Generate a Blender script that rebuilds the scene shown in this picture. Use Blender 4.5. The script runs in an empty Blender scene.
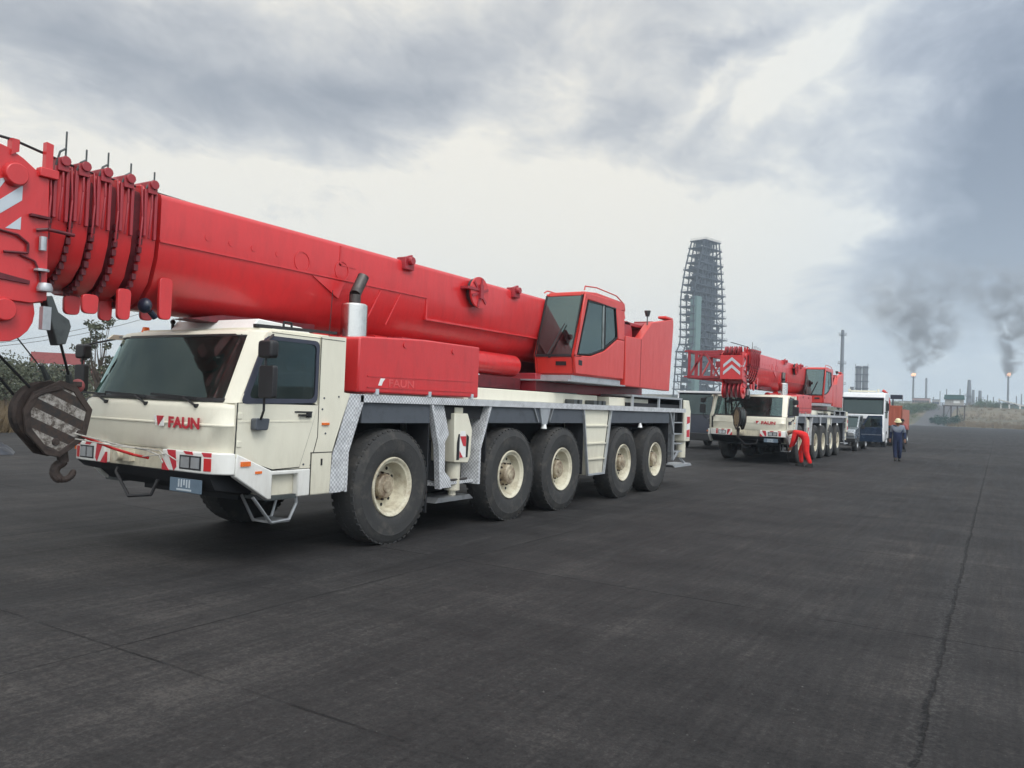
import bpy, bmesh, math, random
from mathutils import Vector, Matrix, noise
random.seed(7)
R = math.radians
scene = bpy.context.scene
COL = scene.collection

# ---------------------------------------------------------------- camera frame
F_PX = 790.0
cY = Vector((486, 39, 790)).normalized()
cX = Vector((1282, 26.4, -790)); cX = (cX - cY * cX.dot(cY)).normalized()
cZ = cX.cross(cY)
if cZ.y > 0: cZ = -cZ
CAM_H = 1.72
def ray(u, v):                       # world direction of a photo pixel
    c = Vector((u - 512, v - 384, F_PX))
    return Vector((cX.dot(c), cY.dot(c), cZ.dot(c)))

# ---------------------------------------------------------------- materials
def newmat(name):
    m = bpy.data.materials.new(name); m.use_nodes = True
    nt = m.node_tree; b = nt.nodes['Principled BSDF']
    return m, nt, b
def N(nt, t, **kw):
    n = nt.nodes.new(t)
    for k, v in kw.items(): setattr(n, k, v)
    return n
def L(nt, a, b): nt.links.new(a, b)
def ramp(nt, fac, stops):
    r = N(nt, 'ShaderNodeValToRGB')
    el = r.color_ramp.elements
    while len(el) < len(stops): el.new(0.5)
    for e, (p, c) in zip(el, stops):
        e.position = p; e.color = (c[0], c[1], c[2], 1)
    L(nt, fac, r.inputs[0]); return r
def simple(name, col, rough=0.5, metal=0.0, var=0.12, scale=6.0, bump=0.0, bscale=60, coat=0.0, dirt=None, spec=0.5):
    m, nt, b = newmat(name)
    tc = N(nt, 'ShaderNodeTexCoord')
    nz = N(nt, 'ShaderNodeTexNoise'); nz.inputs['Scale'].default_value = scale; nz.inputs['Detail'].default_value = 6
    nz.inputs['Roughness'].default_value = 0.65
    L(nt, tc.outputs['Object'], nz.inputs['Vector'])
    d = dirt if dirt else tuple(c * (1 - var * 2) for c in col)
    hi = tuple(min(1, c * (1 + var * .4)) for c in col)
    rp = ramp(nt, nz.outputs['Fac'], [(0.3, d), (0.5, col), (0.75, hi)])
    L(nt, rp.outputs[0], b.inputs['Base Color'])
    mr = N(nt, 'ShaderNodeMapRange'); mr.inputs['To Min'].default_value = max(0.02, rough - .1); mr.inputs['To Max'].default_value = min(1, rough + .12)
    L(nt, nz.outputs['Fac'], mr.inputs['Value']); L(nt, mr.outputs[0], b.inputs['Roughness'])
    b.inputs['Metallic'].default_value = metal
    b.inputs['Specular IOR Level'].default_value = spec
    if coat: b.inputs['Coat Weight'].default_value = coat; b.inputs['Coat Roughness'].default_value = 0.12
    if bump:
        n2 = N(nt, 'ShaderNodeTexNoise'); n2.inputs['Scale'].default_value = bscale; n2.inputs['Detail'].default_value = 4
        L(nt, tc.outputs['Object'], n2.inputs['Vector'])
        bp = N(nt, 'ShaderNodeBump'); bp.inputs['Strength'].default_value = bump; bp.inputs['Distance'].default_value = 0.02
        L(nt, n2.outputs['Fac'], bp.inputs['Height']); L(nt, bp.outputs[0], b.inputs['Normal'])
    return m

def paint(name, col, rough=0.35, grime=(0.12, 0.10, 0.08), amount=0.35, coat=.35):
    """vehicle paint with faint streaks, chips and road dirt low down"""
    m, nt, b = newmat(name)
    tc = N(nt, 'ShaderNodeTexCoord')
    mp = N(nt, 'ShaderNodeMapping'); mp.inputs['Scale'].default_value = (3, 3, 0.9)
    L(nt, tc.outputs['Object'], mp.inputs[0])
    n1 = N(nt, 'ShaderNodeTexNoise'); n1.inputs['Scale'].default_value = 2.2; n1.inputs['Detail'].default_value = 8; n1.inputs['Roughness'].default_value = .7
    L(nt, mp.outputs[0], n1.inputs['Vector'])
    n2 = N(nt, 'ShaderNodeTexNoise'); n2.inputs['Scale'].default_value = 28; n2.inputs['Detail'].default_value = 6; n2.inputs['Roughness'].default_value = .8
    L(nt, tc.outputs['Object'], n2.inputs['Vector'])
    r1 = ramp(nt, n1.outputs['Fac'], [(0.45, (0, 0, 0)), (0.8, (1, 1, 1))])
    r2 = ramp(nt, n2.outputs['Fac'], [(0.63, (0, 0, 0)), (0.72, (1, 1, 1))])
    # dirt that splashed up from the ground (height of the vehicle itself)
    sp = N(nt, 'ShaderNodeSeparateXYZ'); L(nt, tc.outputs['Object'], sp.inputs[0])
    lo = N(nt, 'ShaderNodeMapRange'); lo.inputs['From Min'].default_value = 1.3; lo.inputs['From Max'].default_value = 0.4
    L(nt, sp.outputs['Z'], lo.inputs['Value'])
    mu = N(nt, 'ShaderNodeMath', operation='MULTIPLY'); L(nt, lo.outputs[0], mu.inputs[0]); L(nt, n1.outputs['Fac'], mu.inputs[1])
    a = N(nt, 'ShaderNodeMath', operation='MULTIPLY_ADD'); L(nt, r1.outputs[0], a.inputs[0]); a.inputs[1].default_value = amount * .35; L(nt, mu.outputs[0], a.inputs[2])
    a2 = N(nt, 'ShaderNodeMath', operation='MULTIPLY_ADD'); L(nt, r2.outputs[0], a2.inputs[0]); a2.inputs[1].default_value = amount * .5; L(nt, a.outputs[0], a2.inputs[2])
    a2.use_clamp = True
    mx = N(nt, 'ShaderNodeMix', data_type='RGBA'); L(nt, a2.outputs[0], mx.inputs['Factor'])
    mx.inputs['A'].default_value = (*col, 1); mx.inputs['B'].default_value = (*grime, 1)
    L(nt, mx.outputs['Result'], b.inputs['Base Color'])
    mr = N(nt, 'ShaderNodeMapRange'); mr.inputs['To Min'].default_value = rough - .08; mr.inputs['To Max'].default_value = rough + .25
    L(nt, n1.outputs['Fac'], mr.inputs['Value']); L(nt, mr.outputs[0], b.inputs['Roughness'])
    b.inputs['Coat Weight'].default_value = coat; b.inputs['Coat Roughness'].default_value = .18
    bp = N(nt, 'ShaderNodeBump'); bp.inputs['Strength'].default_value = 0.2; bp.inputs['Distance'].default_value = 0.025
    L(nt, n1.outputs['Fac'], bp.inputs['Height']); L(nt, bp.outputs[0], b.inputs['Normal'])
    return m

M = {}
M['red'] = paint('red_paint', (0.60, 0.026, 0.029), 0.28, (0.15, 0.02, 0.022), .8)
M['red_op'] = paint('red_cab_paint', (0.62, 0.038, 0.028), 0.3, (0.2, 0.02, 0.02), .5)
M['red_old'] = paint('worn_red_paint', (0.34, 0.02, 0.03), 0.45, (0.07, 0.03, 0.03), .9)
M['red_deep'] = simple('dark_red_steel', (0.12, 0.012, 0.018), .5, var=.3)  # deeper red for collar gaps, bolts, brackets and seams
M['cream'] = paint('cream_paint', (0.76, 0.73, 0.60), 0.4, (0.30, 0.26, 0.19), .4)
M['white'] = paint('white_paint', (0.82, 0.82, 0.78), 0.4, (0.3, 0.27, 0.22), .35)
M['wheel_cream'] = simple('rim_cream', (0.66, 0.62, 0.48), .5, var=.12, scale=5, dirt=(0.48, .43, .31))
def rim_mat(name, col, dirt, lo):
    m, nt, b = newmat(name); tc = N(nt, 'ShaderNodeTexCoord'); oi = N(nt, 'ShaderNodeObjectInfo')
    mu = N(nt, 'ShaderNodeMath', operation='MULTIPLY'); L(nt, oi.outputs['Random'], mu.inputs[0]); mu.inputs[1].default_value = 40
    va = N(nt, 'ShaderNodeVectorMath', operation='ADD'); L(nt, tc.outputs['Object'], va.inputs[0]); L(nt, mu.outputs[0], va.inputs[1])
    nz = N(nt, 'ShaderNodeTexNoise'); nz.inputs['Scale'].default_value = 6; nz.inputs['Detail'].default_value = 8; nz.inputs['Roughness'].default_value = .7; L(nt, va.outputs[0], nz.inputs['Vector'])
    sh = N(nt, 'ShaderNodeMath', operation='MULTIPLY_ADD'); L(nt, oi.outputs['Random'], sh.inputs[0]); sh.inputs[1].default_value = .10; L(nt, nz.outputs['Fac'], sh.inputs[2])
    rp = ramp(nt, sh.outputs[0], [(lo, dirt), (lo + .14, tuple(.5 * (a + b2) for a, b2 in zip(col, dirt))), (lo + .26, col)]); L(nt, rp.outputs[0], b.inputs['Base Color']); b.inputs['Roughness'].default_value = .55; return m
M['wheel_cream'] = rim_mat('rim_cream_dusty', (.62, .58, .45), (.33, .27, .18), .34)
M['wheel_cream2'] = rim_mat('hub_cream_brown_dust', (.50, .44, .32), (.16, .11, .07), .42)
M['unused'] = simple('hub_cream_dusty', (0.50, 0.45, 0.33), .6, var=.2, scale=9, dirt=(0.28, .23, .16))
M['black'] = simple('black_plastic', (0.016, 0.016, 0.018), .5, var=.2)
M['under'] = simple('underbody_black', (0.012, 0.013, 0.016), .75, var=.3)
M['skirt'] = simple('dark_grey_skirt', (0.075, 0.085, 0.10), .5, var=.15)
M['rubber'] = simple('tyre_rubber', (0.040, 0.040, 0.040), .8, var=.25, scale=5, bump=.15, bscale=40, dirt=(.075, .070, .063), spec=.3)
M['steel'] = simple('grey_steel', (0.36, 0.37, 0.38), .38, .75, var=.15)
M['galv'] = simple('galvanised', (0.48, 0.50, 0.52), .45, .6, var=.12)
M['chrome'] = simple('polished_steel', (0.72, 0.70, 0.66), .2, 1.0, var=.08)
M['pipe'] = simple('sooty_pipe', (0.10, 0.09, 0.085), .45, .8, var=.3)
M['rope'] = simple('wire_rope', (0.03, 0.03, 0.032), .55, .5, var=.2, scale=80)
M['rust'] = simple('rusty_steel', (0.050, 0.036, 0.031), .75, .2, var=.5, scale=7, bump=.4, bscale=20, dirt=(.014, .012, .012))
M['darksteel'] = simple('grey_dark_steel', (0.09, 0.10, 0.10), .5, .5, var=.2)
M['orange'] = simple('orange_lens', (0.75, 0.16, 0.03), .25, var=.05)
M['redlens'] = simple('red_lens', (0.5, 0.02, 0.02), .3, var=.05)
M['stripe_red'] = simple('warning_red', (0.52, 0.03, 0.045), .45, var=.15, scale=20)
M['stripe_white'] = simple('warning_white', (0.80, 0.80, 0.78), .4, var=.05)
M['silver'] = simple('reflector_silver', (0.55, 0.6, 0.64), .35, .2, var=.06)
M['seat'] = simple('seat_fabric', (0.22, 0.25, 0.25), .9, var=.2)
M['plate'] = simple('plate_bluegrey', (0.12, 0.17, 0.22), .5, var=.1)
M['gasket'] = simple('black_gasket_sky_tint', (0.045, 0.05, 0.075), .5, var=.1)  # black rubber with the sky's reflection tinted into its colour
M['skin'] = simple('skin', (0.22, 0.11, 0.07), .6, var=.08)
M['hair'] = simple('hair', (0.01, 0.008, 0.007), .8)
M['redcloth'] = simple('red_cloth', (0.62, 0.012, 0.012), .85, var=.18, scale=8, bump=.25, bscale=12)
M['bluecloth'] = simple('navy_cloth', (0.008, 0.017, 0.055), .85, var=.2, bump=.25, bscale=12)
M['lightshirt'] = simple('pale_blue_cloth', (0.18, 0.21, 0.26), .85, var=.1)
M['darkcloth'] = simple('dark_cloth', (0.02, 0.02, 0.025), .85)
M['boot'] = simple('boot_leather', (0.015, 0.014, 0.013), .6)
M['helmet'] = simple('helmet_white', (0.75, 0.75, 0.68), .35, var=.04)
M['helmet_y'] = simple('helmet_pale_yellow', (0.72, 0.68, 0.42), .35, var=.04)
M['carblue'] = simple('dark_blue_car', (0.012, 0.03, 0.065), .25, .2, coat=.6, var=.1)
M['carblue_sheen'] = simple('dark_blue_car_sky_sheen', (0.28, 0.31, 0.33), .25, .5, coat=.5, var=.08)  # dark blue body, sky reflection painted in as a paler silver
M['truckwhite'] = simple('truck_white', (0.72, 0.73, 0.74), .35, coat=.3, var=.06)
M['orangeP'] = paint('orange_paint', (0.42, 0.10, 0.055), .6)
M['cabdark'] = simple('dark_navy_truck', (0.010, 0.016, 0.035), .4, coat=.3)
M['structsteel'] = simple('weathered_steelwork', (0.024, 0.031, 0.047), .7, var=.2, scale=.3)
M['structgreen'] = simple('green_cladding', (0.10, 0.17, 0.16), .7, var=.1, scale=.2)
M['stackgrey'] = simple('stack_grey', (0.16, 0.17, 0.19), .7, var=.15, scale=.3)
M['concrete'] = simple('concrete', (0.36, 0.35, 0.33), .85, var=.12, scale=2)
M['roofgreen'] = simple('dark_green_roof', (0.03, 0.09, 0.085), .6, var=.1)
M['billboard'] = simple('faded_red_panel', (0.30, 0.08, 0.08), .7, var=.15)
M['plaster_rope'] = simple('dirty_pale_rope', (.42, .40, .36), .9, var=.3, scale=30)
M['bark'] = simple('bark', (0.09, 0.07, 0.055), .9, var=.3, scale=10)
M['whitewall'] = simple('white_wall', (0.66, 0.66, 0.64), .8, var=.06, scale=2)
M['pinkwall'] = simple('pinkish_wall', (0.42, 0.28, 0.27), .8, var=.1, scale=.4)
M['tarp'] = simple('blue_black_tarp', (0.012, 0.016, 0.026), .4, var=.3, bump=.4, bscale=5)
M['hooktan'] = simple('muddy_tan_hook', (0.24, 0.17, 0.10), .8, var=.4, scale=14)

def leafmat(name, a, b_):
    m, nt, b = newmat(name)
    oi = N(nt, 'ShaderNodeTexCoord'); nz = N(nt, 'ShaderNodeTexNoise'); nz.inputs['Scale'].default_value = 3.0; nz.inputs['Detail'].default_value = 5
    L(nt, oi.outputs['Object'], nz.inputs['Vector'])
    rp = ramp(nt, nz.outputs['Fac'], [(.35, a), (.65, b_)]); L(nt, rp.outputs[0], b.inputs['Base Color'])
    b.inputs['Roughness'].default_value = .7; b.inputs['Specular IOR Level'].default_value = .2
    return m
M['leaf'] = leafmat('leaf_greygreen', (0.040, 0.050, 0.030), (0.11, 0.115, 0.075))
M['leaf2'] = leafmat('leaf_green', (0.035, 0.07, 0.03), (0.08, 0.12, 0.05))
M['leafdark'] = leafmat('leaf_dark', (0.015, 0.05, 0.035), (0.03, 0.075, 0.05))
M['drygrass'] = leafmat('dry_grass', (0.085, 0.06, 0.035), (0.22, 0.165, 0.095))
M['greengrass'] = leafmat('green_grass', (0.09, 0.11, 0.05), (0.16, 0.16, 0.08))

def glassmat(name, tint, gloss=0.16, alpha=0.55, rough=0.02):
    """tinted window: a sharp reflection over a see-through tinted sheet"""
    m, nt, b = newmat(name); nt.nodes.remove(b)
    out = nt.nodes['Material Output']
    tr = N(nt, 'ShaderNodeBsdfTransparent'); tr.inputs[0].default_value = (*tint, 1)
    gl = N(nt, 'ShaderNodeBsdfGlossy'); gl.inputs['Roughness'].default_value = rough; gl.inputs[0].default_value = (.70, .90, .89, 1)
    fr = N(nt, 'ShaderNodeFresnel'); fr.inputs[0].default_value = 1.38
    ad = N(nt, 'ShaderNodeMath', operation='ADD'); L(nt, fr.outputs[0], ad.inputs[0]); ad.inputs[1].default_value = gloss; ad.use_clamp = True
    mx = N(nt, 'ShaderNodeMixShader'); L(nt, ad.outputs[0], mx.inputs[0]); L(nt, tr.outputs[0], mx.inputs[1]); L(nt, gl.outputs[0], mx.inputs[2])
    # uneven film of dust on the pane
    tc = N(nt, 'ShaderNodeTexCoord'); nz = N(nt, 'ShaderNodeTexNoise'); nz.inputs['Scale'].default_value = 2.2; nz.inputs['Detail'].default_value = 7; nz.inputs['Roughness'].default_value = .65; L(nt, tc.outputs['Object'], nz.inputs['Vector'])
    mr = N(nt, 'ShaderNodeMapRange'); mr.inputs['From Min'].default_value = .42; mr.inputs['From Max'].default_value = .75; mr.inputs['To Min'].default_value = .01; mr.inputs['To Max'].default_value = .06; L(nt, nz.outputs['Fac'], mr.inputs['Value'])
    df = N(nt, 'ShaderNodeBsdfDiffuse'); df.inputs[0].default_value = (.33, .34, .32, 1)
    m2 = N(nt, 'ShaderNodeMixShader'); L(nt, mr.outputs[0], m2.inputs[0]); L(nt, mx.outputs[0], m2.inputs[1]); L(nt, df.outputs[0], m2.inputs[2])
    L(nt, m2.outputs[0], out.inputs['Surface'])
    return m
M['glass'] = glassmat('cab_glass', (0.62, 0.72, 0.70), .035)
M['glass_dark'] = glassmat('side_glass', (0.38, 0.42, 0.44), .02)
M['liner'] = simple('grey_cab_liner', (0.26, 0.27, 0.26), .8)
M['glass_op'] = glassmat('tinted_green_glass', (0.12, 0.28, 0.30), .13)
M['glass_blue'] = glassmat('far_glass', (0.12, 0.17, 0.22), .06)
m, nt, b = newmat('headlamp_glass'); b.inputs['Base Color'].default_value = (.75, .78, .8, 1); b.inputs['Metallic'].default_value = .7; b.inputs['Roughness'].default_value = .15; M['lamp'] = m

def treadplate():
    m, nt, b = newmat('tread_plate')
    tc = N(nt, 'ShaderNodeTexCoord')
    def wave(rot):
        mp = N(nt, 'ShaderNodeMapping'); mp.inputs['Rotation'].default_value = rot; L(nt, tc.outputs['Object'], mp.inputs[0])
        vo = N(nt, 'ShaderNodeTexChecker'); vo.inputs['Scale'].default_value = 38; L(nt, mp.outputs[0], vo.inputs['Vector'])
        return vo
    w = wave((0.0, 0.0, 0.0)); 
    vor = N(nt, 'ShaderNodeTexNoise'); vor.inputs['Scale'].default_value = 9; vor.inputs['Detail'].default_value = 8; L(nt, tc.outputs['Object'], vor.inputs['Vector'])
    mixv = N(nt, 'ShaderNodeMix', data_type='RGBA'); L(nt, w.outputs['Fac'], mixv.inputs['Factor'])
    mixv.inputs['A'].default_value = (0.74, 0.75, 0.76, 1); mixv.inputs['B'].default_value = (0.46, 0.47, 0.49, 1)
    m2 = N(nt, 'ShaderNodeMix', data_type='RGBA', blend_type='MULTIPLY'); m2.inputs['Factor'].default_value = .5
    rr = ramp(nt, vor.outputs['Fac'], [(.3, (.5, .5, .5)), (.6, (1, 1, 1))])
    L(nt, mixv.outputs['Result'], m2.inputs['A']); L(nt, rr.outputs[0], m2.inputs['B'])
    L(nt, m2.outputs['Result'], b.inputs['Base Color'])
    b.inputs['Metallic'].default_value = .2; b.inputs['Roughness'].default_value = .42
    bp = N(nt, 'ShaderNodeBump'); bp.inputs['Strength'].default_value = .5; bp.inputs['Distance'].default_value = .01
    L(nt, w.outputs['Fac'], bp.inputs['Height']); L(nt, bp.outputs[0], b.inputs['Normal'])
    return m
M['tread'] = treadplate()

def hookstripes():
    m, nt, b = newmat('black_white_worn_stripes')
    tc = N(nt, 'ShaderNodeTexCoord'); sp = N(nt, 'ShaderNodeSeparateXYZ'); L(nt, tc.outputs['Object'], sp.inputs[0])
    a = N(nt, 'ShaderNodeMath', operation='MULTIPLY_ADD'); L(nt, sp.outputs['Y'], a.inputs[0]); a.inputs[1].default_value = .48; L(nt, sp.outputs['Z'], a.inputs[2])
    s = N(nt, 'ShaderNodeMath', operation='MULTIPLY'); L(nt, a.outputs[0], s.inputs[0]); s.inputs[1].default_value = 5.2
    f = N(nt, 'ShaderNodeMath', operation='FRACT'); 
    ofs = N(nt, 'ShaderNodeMath', operation='ADD'); L(nt, s.outputs[0], ofs.inputs[0]); ofs.inputs[1].default_value = 10.1
    L(nt, ofs.outputs[0], f.inputs[0])
    g = N(nt, 'ShaderNodeMath', operation='GREATER_THAN'); L(nt, f.outputs[0], g.inputs[0]); g.inputs[1].default_value = .5
    nz = N(nt, 'ShaderNodeTexNoise'); nz.inputs['Scale'].default_value = 16; nz.inputs['Detail'].default_value = 9; nz.inputs['Roughness'].default_value = .75; L(nt, tc.outputs['Object'], nz.inputs['Vector'])
    r1 = ramp(nt, nz.outputs['Fac'], [(.42, (.07, .055, .045)), (.54, (.30, .28, .255)), (.7, (.46, .44, .41))])
    r2 = ramp(nt, nz.outputs['Fac'], [(.4, (.05, .03, .022)), (.6, (.02, .02, .02))])
    mx = N(nt, 'ShaderNodeMix', data_type='RGBA'); L(nt, g.outputs[0], mx.inputs['Factor']); L(nt, r2.outputs[0], mx.inputs['A']); L(nt, r1.outputs[0], mx.inputs['B'])
    L(nt, mx.outputs['Result'], b.inputs['Base Color']); b.inputs['Roughness'].default_value = .7
    return m
M['hookstripe'] = hookstripes()

# ---------------------------------------------------------------- mesh helpers
class MB:
    def __init__(s): s.v = []; s.f = []
    def add(s, vs, fs):
        o = len(s.v); s.v += [tuple(v) for v in vs]; s.f += [tuple(i + o for i in f) for f in fs]; return s
    def box(s, x0, x1, y0, y1, z0, z1):
        vs = [(x, y, z) for x in (x0, x1) for y in (y0, y1) for z in (z0, z1)]
        return s.add(vs, [(0, 1, 3, 2), (4, 6, 7, 5), (0, 4, 5, 1), (2, 3, 7, 6), (0, 2, 6, 4), (1, 5, 7, 3)])
    def prism(s, pts, axis, a0, a1):
        """pts: 2D polygon in the other two axes (order x,y,z without axis)"""
        n = len(pts)
        def mk(p, a):
            if axis == 'x': return (a, p[0], p[1])
            if axis == 'y': return (p[0], a, p[1])
            return (p[0], p[1], a)
        vs = [mk(p, a0) for p in pts] + [mk(p, a1) for p in pts]
        fs = [tuple(range(n))[::-1], tuple(range(n, 2 * n))] + [(i, (i + 1) % n, n + (i + 1) % n, n + i) for i in range(n)]
        return s.add(vs, fs)
    def ring(s, outer, inner, axis, a0, a1):
        """frame between two polygons with the same point count"""
        n = len(outer)
        def mk(p, a):
            if axis == 'x': return (a, p[0], p[1])
            if axis == 'y': return (p[0], a, p[1])
            return (p[0], p[1], a)
        vs = [mk(p, a0) for p in outer] + [mk(p, a0) for p in inner] + [mk(p, a1) for p in outer] + [mk(p, a1) for p in inner]
        fs = []
        for i in range(n):
            j = (i + 1) % n
            fs += [(i, j, n + j, n + i), (2 * n + i, 3 * n + i, 3 * n + j, 2 * n + j), (i, 2 * n + i, 2 * n + j, j), (n + i, n + j, 3 * n + j, 3 * n + i)]
        return s.add(vs, fs)
    def tube(s, p0, p1, r0, r1=None, n=10, cap=True):
        r1 = r0 if r1 is None else r1
        p0 = Vector(p0); p1 = Vector(p1); d = (p1 - p0)
        if d.length < 1e-6: return s
        d.normalize(); a = Vector((0, 0, 1)) if abs(d.z) < .9 else Vector((1, 0, 0))
        u = d.cross(a).normalized(); w = d.cross(u)
        vs = []
        for p, r in ((p0, r0), (p1, r1)):
            for i in range(n):
                t = 2 * math.pi * i / n; vs.append(p + u * (r * math.cos(t)) + w * (r * math.sin(t)))
        fs = [(i, (i + 1) % n, n + (i + 1) % n, n + i) for i in range(n)]
        if cap: fs += [tuple(range(n))[::-1], tuple(range(n, 2 * n))]
        return s.add(vs, fs)
    def poly(s, pts, r, n=8):
        for a, b in zip(pts, pts[1:]): s.tube(a, b, r, r, n)
        return s
    def lathe(s, prof, axis, c, n=32, close=False):
        """prof: list of (radius, along)"""
        vs = []; m_ = len(prof)
        for i in range(n):
            t = 2 * math.pi * i / n; ct, st = math.cos(t), math.sin(t)
            for r, a in prof:
                if axis == 'x': vs.append((c[0] + a, c[1] + r * ct, c[2] + r * st))
                elif axis == 'y': vs.append((c[0] + r * ct, c[1] + a, c[2] + r * st))
                else: vs.append((c[0] + r * ct, c[1] + r * st, c[2] + a))
        fs = []
        for i in range(n):
            j = (i + 1) % n
            for k in range(m_ - 1 + (1 if close else 0)):
                k2 = (k + 1) % m_
                fs.append((i * m_ + k, j * m_ + k, j * m_ + k2, i * m_ + k2))
        return s.add(vs, fs)
    def bar(s, p0, p1, w, h):
        """rectangular bar between two points"""
        p0 = Vector(p0); p1 = Vector(p1); d = (p1 - p0).normalized()
        a = Vector((0, 0, 1)) if abs(d.z) < .95 else Vector((0, 1, 0))
        u = d.cross(a).normalized(); q = u.cross(d)
        vs = [p + u * (sx * w / 2) + q * (sz * h / 2) for p in (p0, p1) for sx in (-1, 1) for sz in (-1, 1)]
        return s.add(vs, [(0, 1, 3, 2), (4, 6, 7, 5), (0, 4, 5, 1), (2, 3, 7, 6), (0, 2, 6, 4), (1, 5, 7, 3)])
    def strip(s, A, B, t):
        """panel between two equal length 3D polylines, thickness t (offset inwards by averaged normal)"""
        n = len(A); A = [Vector(a) for a in A]; B = [Vector(b) for b in B]
        A2 = []; B2 = []
        for i in range(n):
            j0 = max(0, i - 1); j1 = min(n - 1, i + 1)
            nr = (A[j1] - A[j0]).cross(B[i] - A[i]).normalized() * t
            A2.append(A[i] + nr); B2.append(B[i] + nr)
        vs = A + B + A2 + B2; fs = []
        for i in range(n - 1):
            fs += [(i, i + 1, n + i + 1, n + i), (2 * n + i, 3 * n + i, 3 * n + i + 1, 2 * n + i + 1), (i, 2 * n + i, 2 * n + i + 1, i + 1), (n + i, n + i + 1, 3 * n + i + 1, 3 * n + i)]
        fs += [(0, n, 3 * n, 2 * n), (n - 1, 3 * n - 1, 4 * n - 1, 2 * n - 1)]
        fs[-1] = (n - 1, 2 * n + n - 1, 3 * n + n - 1, n + n - 1)
        return s.add(vs, fs)
    def loft(s, curves):
        n = len(curves[0]); vs = [p for c in curves for p in c]
        return s.add(vs, [(j * n + i, j * n + i + 1, (j + 1) * n + i + 1, (j + 1) * n + i) for j in range(len(curves) - 1) for i in range(n - 1)])
    def ball(s, c, r, n=10, sc=(1, 1, 1)):
        m_ = n // 2 + 1; vs = []; 
        for i in range(m_ + 1):
            th = math.pi * i / m_
            for j in range(n):
                ph = 2 * math.pi * j / n
                vs.append((c[0] + sc[0] * r * math.sin(th) * math.cos(ph), c[1] + sc[1] * r * math.sin(th) * math.sin(ph), c[2] + sc[2] * r * math.cos(th)))
        fs = [(i * n + j, i * n + (j + 1) % n, (i + 1) * n + (j + 1) % n, (i + 1) * n + j) for i in range(m_) for j in range(n)]
        return s.add(vs, fs)
    def build(s, name, mat, parent=None, bevel=0.0, smooth=True, ang=35, loc=None):
        me = bpy.data.meshes.new(name); bm = bmesh.new()
        vv = [bm.verts.new(v) for v in s.v]
        for f in s.f:
            try: bm.faces.new([vv[i] for i in f])
            except ValueError: pass
        bmesh.ops.remove_doubles(bm, verts=bm.verts, dist=1e-5)
        bmesh.ops.recalc_face_normals(bm, faces=bm.faces)
        if smooth:
            for f in bm.faces: f.smooth = True
            for e in bm.edges:
                if len(e.link_faces) == 2 and e.calc_face_angle(0) > R(ang): e.smooth = False
        bm.to_mesh(me); bm.free()
        o = bpy.data.objects.new(name, me); COL.objects.link(o)
        if mat is not None: me.materials.append(M[mat] if isinstance(mat, str) else mat)
        if parent is not None: o.parent = parent
        if loc is not None: o.location = loc
        if bevel:
            md = o.modifiers.new('bevel', 'BEVEL'); md.width = bevel; md.segments = 2; md.limit_method = 'ANGLE'; md.angle_limit = R(40)
        return o
SPLIT = {'skirt_panel', 'mud_flap', 'ledge', 'fender_stay', 'position_lamp', 'deck_box', 'deck_cleat', 'latch', 'pin_lug', 'boom_lug', 'sheave', 'sheave_guard', 'top_plate', 'warning_stripe', 'collar_gap', 'slot', 'wide_mirror', 'reflective_stripe', 'reflective_chevron', 'outrigger_bay', 'tread_panel', 'foot_step', 'deck', 'cheek_frame', 'side_window', 'headlight', 'column', 'emblem_ground', 'window_seal', 'loader_arm', 'roof_light_bar', 'seam', 'rear_weight', 'window_surround', 'post', 'pipe', 'winch', 'platform_deck', 'roof_plate', 'cylinder_foot'}
_b0 = MB.build
def _build(self, name, mat, parent=None, **kw):
    if name not in SPLIT: return _b0(self, name, mat, parent, **kw)
    n = len(self.v); par = list(range(n))
    def find(a):
        while par[a] != a: par[a] = par[par[a]]; a = par[a]
        return a
    for f in self.f:
        for i in f[1:]: par[find(i)] = find(f[0])
    groups = {}
    for f in self.f: groups.setdefault(find(f[0]), []).append(f)
    first = None
    for fs in groups.values():
        used = sorted({i for f in fs for i in f}); mp = {o_: n_ for n_, o_ in enumerate(used)}
        q = MB(); q.v = [self.v[i] for i in used]; q.f = [tuple(mp[i] for i in f) for f in fs]
        o = _b0(q, name, mat, parent, **kw); first = first or o
    return first
MB.build = _build
def empty(name, loc=(0, 0, 0), parent=None, rz=0):
    o = bpy.data.objects.new(name, None); COL.objects.link(o); o.location = loc; o.rotation_euler = (0, 0, rz)
    o.empty_display_size = .2
    if parent: o.parent = parent
    return o
def tag(o, label, cat, group=None, kind=None):
    if label: o['label'] = label
    if cat: o['category'] = cat
    if group: o['group'] = group
    if kind: o['kind'] = kind
    return o
def copy_tree(o, parent=None):
    c = o.copy(); COL.objects.link(c); c.parent = parent
    for ch in list(o.children): copy_tree(ch, c)
    return c
def text_obj(s, name, mat, parent, loc, rot, size, extrude=.002, bold=.0, shear=0, xscale=1.0):
    cu = bpy.data.curves.new(name, 'FONT'); cu.body = s; cu.size = size; cu.extrude = extrude; cu.offset = bold; cu.align_x = 'LEFT'; cu.shear = shear
    t = bpy.data.objects.new(name, cu); COL.objects.link(t)
    bpy.context.view_layer.update()
    me = bpy.data.meshes.new_from_object(t); bpy.data.objects.remove(t)
    for v in me.vertices: v.co.x *= xscale
    o = bpy.data.objects.new(name, me); COL.objects.link(o); me.materials.clear(); me.materials.append(M[mat])
    o.parent = parent; o.location = loc; o.rotation_euler = rot
    return o

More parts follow.
